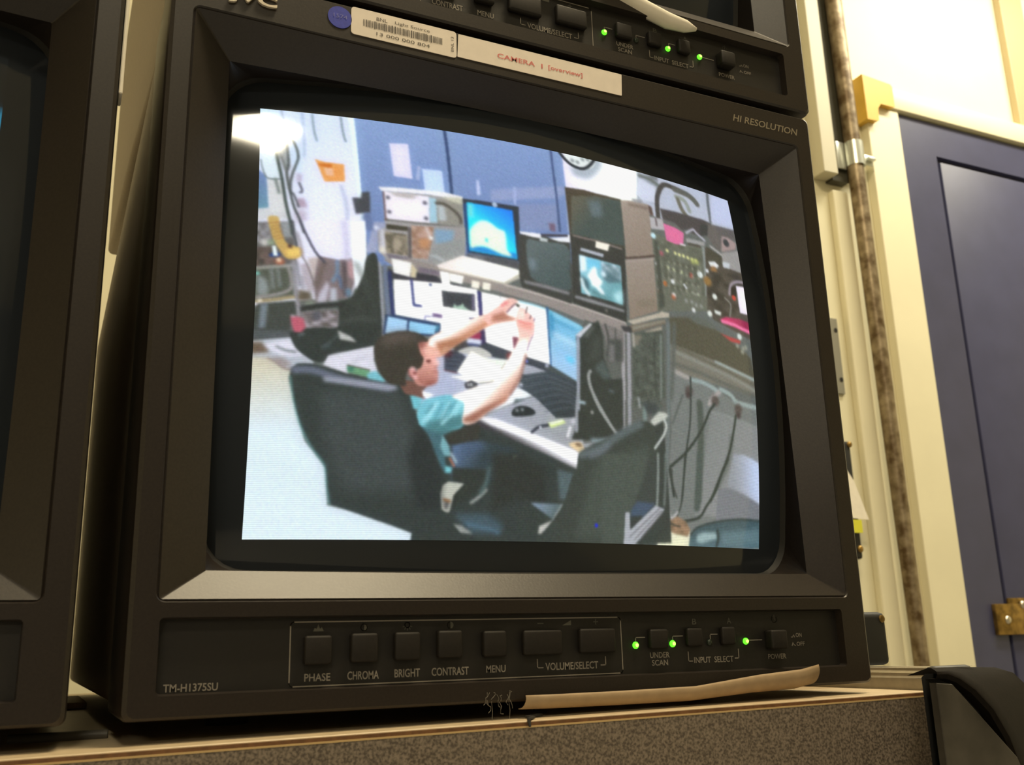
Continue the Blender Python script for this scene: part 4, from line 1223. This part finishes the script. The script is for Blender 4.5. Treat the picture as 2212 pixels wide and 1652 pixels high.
far = [(.352, .0068), (.374, .0066), (.3985, .0060), (.4105, .0030), (.4175, -.0023), (.4255, -.010), (.4315, -.022), (.4350, -.040), (.4365, -.070), (.4365, -.20)]
def mixl(t, g=0.): return [((1 - t) * a[0] + t * c[0] + g, (1 - t) * a[1] + t * c[1] + g) for a, c in zip(off(.0006), far)]
ly = [(off(-.0030), -.050), (off(-.0030), -.0635), (off(-.0012), -.0648), (off(.0), -.0645), (mixl(.12), -.060), (mixl(.4, .0006), -.050), (mixl(.75, .0006), -.038), (mixl(1.), -.030), ([(x - .004, z - .003) for x, z in far], -.022)]
loft(bm, [[loc((x, y, z)) for x, z in l] for l, y in ly], closed=False)
bmesh.ops.recalc_face_normals(bm, faces=bm.faces)
obj('rear_shell', bm, BLK, fs, 50)
bm = bmesh.new()
loft(bm, [[loc((x, -.058, z)) for x, z in off(-.001)], [loc((.3192, -.058, min(z, .0045))) for x, z in rim]], closed=False)
obj('inner_panel', bm, BLKI, fs)
bm = bmesh.new(); pl = [(.3192, .0024), (.3281, .0017), (.3312, -.0009), (.3615, -.0301), (.3640, -.0360), (.3640, -.20), (.3192, -.20)]
loft(bm, [[loc((x, -.062, z)) for x, z in pl], [loc((x, -.0655, z)) for x, z in pl], [loc((x + (.0003 if x < .33 else -.0003), -.0659, z - .0003)) for x, z in pl]], False, True)
bmesh.ops.recalc_face_normals(bm, faces=bm.faces)
obj('grey_plate', bm, GREYP, fs, label='flat dark grey plate with smudges')
bm = bmesh.new(); text(bm, 'DELL', 0, 0, .0030, 0, .0105)
for v in bm.verts: v.co = Vector(loc((.3530 + v.co.x + v.co.z * 1.5, -.049 + v.co.z * 2.2, .0079)))
obj('embossed_mark', bm, BLKI, fs)
bm = bmesh.new(); box(bm, (.005, -.005, 0.), (.03, .025, .30)); box(bm, (-.09, -.09, 0.), (.09, .09, .012), .004); obj('stand', bm, BLK, fs, 40)

# ------------------------------------------------------------------ room
CREAM = mat('cream_wall_paint', (.80, .75, .54), .55, .02, 8)
CREAM2 = mat('cream_trim_paint', (.84, .78, .56), .45, .02, 10)
BLUEP = mat('blue_door_paint', (.057, .060, .122), .42, .06, 14)
BLUED = mat('blue_door_groove_shade', (.04, .040, .080), .6)  # door blue darkened, groove shade put into the colour
def struct(name, a, b, m, bev=0.):
    bm = bmesh.new(); box(bm, a, b, bev); return tag(obj(name, bm, m), kind='structure')
struct('wall_back', (-3.4, 1.1, -1.25), (3.4, 1.2, CEIL), CREAM)
struct('wall_right', (3.4, -6., -1.25), (3.5, 1.2, CEIL), CREAM)
struct('wall_left', (-3.5, -6., -1.25), (-3.4, 1.2, CEIL), CREAM)
struct('floor', (-3.5, -6., -1.30), (3.5, 1.2, -1.25), mat('grey_floor', (.42, .41, .38), .5, .1, 6))
struct('ceiling', (-3.5, -6., CEIL), (3.5, 1.2, CEIL + .05), mat('white_ceiling', (.78, .74, .64), .8))
# cream post between the conduit and the blue door
struct('trim_1', (1.572, 1.078, -1.25), (1.671, 1.1, 1.190), CREAM2, .002)
struct('trim_2', (1.4475, 1.082, -1.25), (1.490, 1.1, .955), CREAM2, .004)
struct('trim_3', (2.098, 1.080, 1.190), (2.185, 1.1, CEIL), mat('beige_trim', (.50, .40, .22), .5), .003)
# blue door with a sunk panel outline, a latch
dm = bpy.data.objects.new('door_1', None); COL.objects.link(dm); dm.location = (1.675, 1.1, -1.25); tag(dm, kind='structure')
def dl(x, z): return x - 1.675, z + 1.25
bm = bmesh.new()
for a, b in (((1.675, -1.25), (1.783, 1.185)), ((1.783, 1.100), (2.62, 1.185)), ((2.52, -1.25), (2.62, 1.100)), ((1.783, -1.25), (2.52, -1.13))):
    (x0, z0), (x1, z1) = dl(*a), dl(*b); box(bm, (x0, -.016, z0), (x1, 0, z1))
obj('door_frame', bm, BLUEP, dm)
(x0, z0), (x1, z1) = dl(1.783, -1.13), dl(2.52, 1.10)
bm = bmesh.new(); box(bm, (x0, -.004, z0), (x1, 0, z1)); obj('door_groove', bm, BLUED, dm)
bm = bmesh.new(); box(bm, (x0 + .012, -.0145, z0 + .012), (x1 - .012, -.004, z1 - .012), .003); obj('door_panel', bm, BLUEP, dm, 40)
BRASS = mat('worn_brass', (.30, .19, .055), .35, .4, 60, metal=.8)
bm = bmesh.new(); x0, z0 = dl(1.744, .017); box(bm, (x0, -.026, z0), (x0 + .095, -.016, z0 + .062), .002)
x2, z2 = dl(1.79, .075); box(bm, (x2, -.022, z2 - .055), (x2 + .10, -.016, z2 + .016), .002)
ht = obj('latch', bm, BRASS, dm, 40, label='worn brass latch plate')
STEELB = mat('bright_steel', (.7, .65, .55), .3, metal=.9)
for x, z in ((1.776, .047), (1.828, .077), (1.832, .030)):
    bm = bmesh.new(); a, c = dl(x, z); disc(bm, a, c, .0085, -.0262, 14, .002, .004)
    bmesh.ops.recalc_face_normals(bm, faces=bm.faces); obj('screw', bm, STEELB, ht, 50)

# vertical conduit with a strap clamp
RUST = mat('rusty_conduit', (.10, .060, .022), .42, col2=(.33, .26, .16), scale=42, metal=.35, detail=8.)
cd = empty('conduit', (1.508, 1.062, -1.25), 'rusty vertical metal conduit pipe beside the blue door frame', 'pipe')
bm = bmesh.new(); tube(bm, [(0, 0, 0), (-.0005, 0, 1.25), (-.0105, -.002, 2.3), (-.020, -.004, CEIL + 1.25 - .002)], [.0145, .0150, .0175, .0195], 20, True); obj('pipe', bm, RUST, cd, 60)
STEEL = mat('galvanised_clamp', (.60, .62, .56), .3, metal=.7)
bm = bmesh.new(); zc = 1.035 + 1.25
rngs = []
for z in (-.028, .028):
    rngs.append([(-.008 + .0205 * math.cos(math.radians(a)), -.002 + .0205 * math.sin(math.radians(a)), zc + z) for a in range(160, 381, 20)])
loft(bm, rngs, closed=False)
box(bm, (-.050, .006, zc - .034), (-.027, .010, zc + .030), .001); box(bm, (.012, .004, zc - .012), (.052, .008, zc + .012), .001); box(bm, (.030, -.006, zc - .004), (.050, .020, zc + .004), .001)
obj('clamp', bm, STEEL, cd, 50, label='shiny galvanised strap clamp')

# vertical raceway left of the conduit
rw = empty('cable_channel', (1.430, 1.1, .975), 'cream vertical cable channel ending above the conduit clamp', 'cable channel')
bm = bmesh.new(); box(bm, (-.022, -.040, .005), (.017, 0., CEIL - .977), .002); obj('channel_cover', bm, mat('beige_cover', (.56, .52, .39), .5), rw)
bm = bmesh.new(); box(bm, (.0172, -.022, .0), (.062, 0., CEIL - .977)); obj('channel_slot_shade', bm, mat('slot_shade', (.060, .056, .038), .6), rw, label='dark strip painted as shade in the open side of the channel')  # solid strip, its dark colour paints the shade inside the channel
# horizontal raceway over the door with its yellow elbow
hw = empty('cable_channel', (1.86, 1.1, 1.19), 'cream horizontal cable channel above the blue door', 'cable channel')
bm = bmesh.new(); box(bm, (-.220, -.028, .0), (.300, 0., .052), .002); obj('channel_cover', bm, CREAM2, hw, 40)
YEL = mat('yellow_plastic', (.72, .44, .06), .45, .05, 40)
bm = bmesh.new(); el = [(1.556, 1.250), (1.556, 1.138), (1.590, 1.140), (1.592, 1.172), (1.602, 1.186), (1.645, 1.186), (1.645, 1.238), (1.640, 1.244)]
loft(bm, [[(x, 1.1, z) for x, z in el], [(x, 1.064, z) for x, z in el], [(x + .001, 1.0625, z - .001) for x, z in el]], False, True); bmesh.ops.recalc_face_normals(bm, faces=bm.faces)
tag(obj('corner_elbow', bm, YEL, None, 40), 'yellow plastic elbow at the corner of the cream channel', 'elbow')

# small things on the wall beside the monitor
PLATE = mat('grey_wall_plate', (.26, .25, .20), .5)
wp = bpy.data.objects.new('wall_plate', None); COL.objects.link(wp); wp.location = (1.40, 1.1, .58); tag(wp, 'narrow grey metal plate with two screw holes beside the monitor', 'plate')
bm = bmesh.new(); box(bm, (-.045, -.006, -.080), (.027, 0., .082), .001); obj('plate', bm, PLATE, wp)
for z in (.056, -.050):
    bm = bmesh.new(); disc(bm, .020, z, .005, -.0068, 12); obj('screw_hole', bm, BLKI, wp)
sb = bpy.data.objects.new('switch_box', None); COL.objects.link(sb); sb.location = (1.343, 1.1, .28); tag(sb, 'black wall box with white tag and yellow sticker behind the monitor', 'box')
bm = bmesh.new(); box(bm, (-.06, -.035, -.115), (.054, 0., .115), .006, 3); obj('box_body', bm, BLKI, sb, 40)
for x, z, r, dp in ((.050, .108, .006, .01), (.047, -.096, .007, .002)):
    bm = bmesh.new(); disc(bm, x, z, r, -.036, 14, dp, .003); bmesh.ops.recalc_face_normals(bm, faces=bm.faces); obj('bolt', bm, BRASS, sb, 50)
bm = bmesh.new(); bm.faces.new([bm.verts.new(p) for p in ((-.02, -.040, -.035), (.073, -.040, -.040), (.046, -.040, .035), (.024, -.040, .065), (-.02, -.040, .065))]); obj('white_tag', bm, PAPER, sb, label='white paper tag')
bm = bmesh.new(); box(bm, (-.01, -.042, -.066), (.052, -.0405, -.041)); obj('yellow_sticker', bm, mat('yellow_sticker', (.70, .68, .05), .5), sb, label='yellow sticker')

# black box standing on the rail behind the monitor
bb = empty('equipment_box', (.4045, .060, .0060), 'black box with a corner bolt standing on the rail behind the monitor', 'box')
bm = bmesh.new(); box(bm, (-.022, 0., 0.), (.0180, .10, .0300), .0035, 3); obj('cabinet', bm, BLKI, bb, 40)
bm = bmesh.new(); disc(bm, .0180 - .004, .0300 - .004, .0022, -.0003, 12, .001, .0006); bmesh.ops.recalc_face_normals(bm, faces=bm.faces); obj('corner_bolt', bm, BRASS, bb, 50)

# ------------------------------------------------------------------ ceiling lamps
def lamp(loc, sx, sy, estr, label, rotz=0.):
    t = empty('ceiling_light', loc, label, 'ceiling light', rot=(0, 0, rotz))
    bm = bmesh.new(); box(bm, (-sx / 2 - .03, -sy / 2 - .03, -.03), (sx / 2 + .03, sy / 2 + .03, 0)); obj('housing', bm, PAPER, t)
    bm = bmesh.new(); box(bm, (-sx / 2, -sy / 2, -.045), (sx / 2, sy / 2, -.031)); obj('diffuser', bm, mat('lamp_diffuser', (.9, .88, .8), .5, emit=(1., .90, .66), estr=estr), t)
lamp((.50, -.36, CEIL - .002), .56, .28, 1.2, 'ceiling light above and in front of the monitors')
lamp((2.05, .50, CEIL - .002), 1.14, .30, 1.2, 'long ceiling light near the blue door')
lamp((-.38, -1.57, CEIL - .002), .29, .28, 52., 'square ceiling light behind the viewer, mirrored in the tube glass', -.66)
lamp((-2.3, -4.3, CEIL - .002), 1.3, .34, 1.2, 'long ceiling light at the far side of the room behind the viewer')
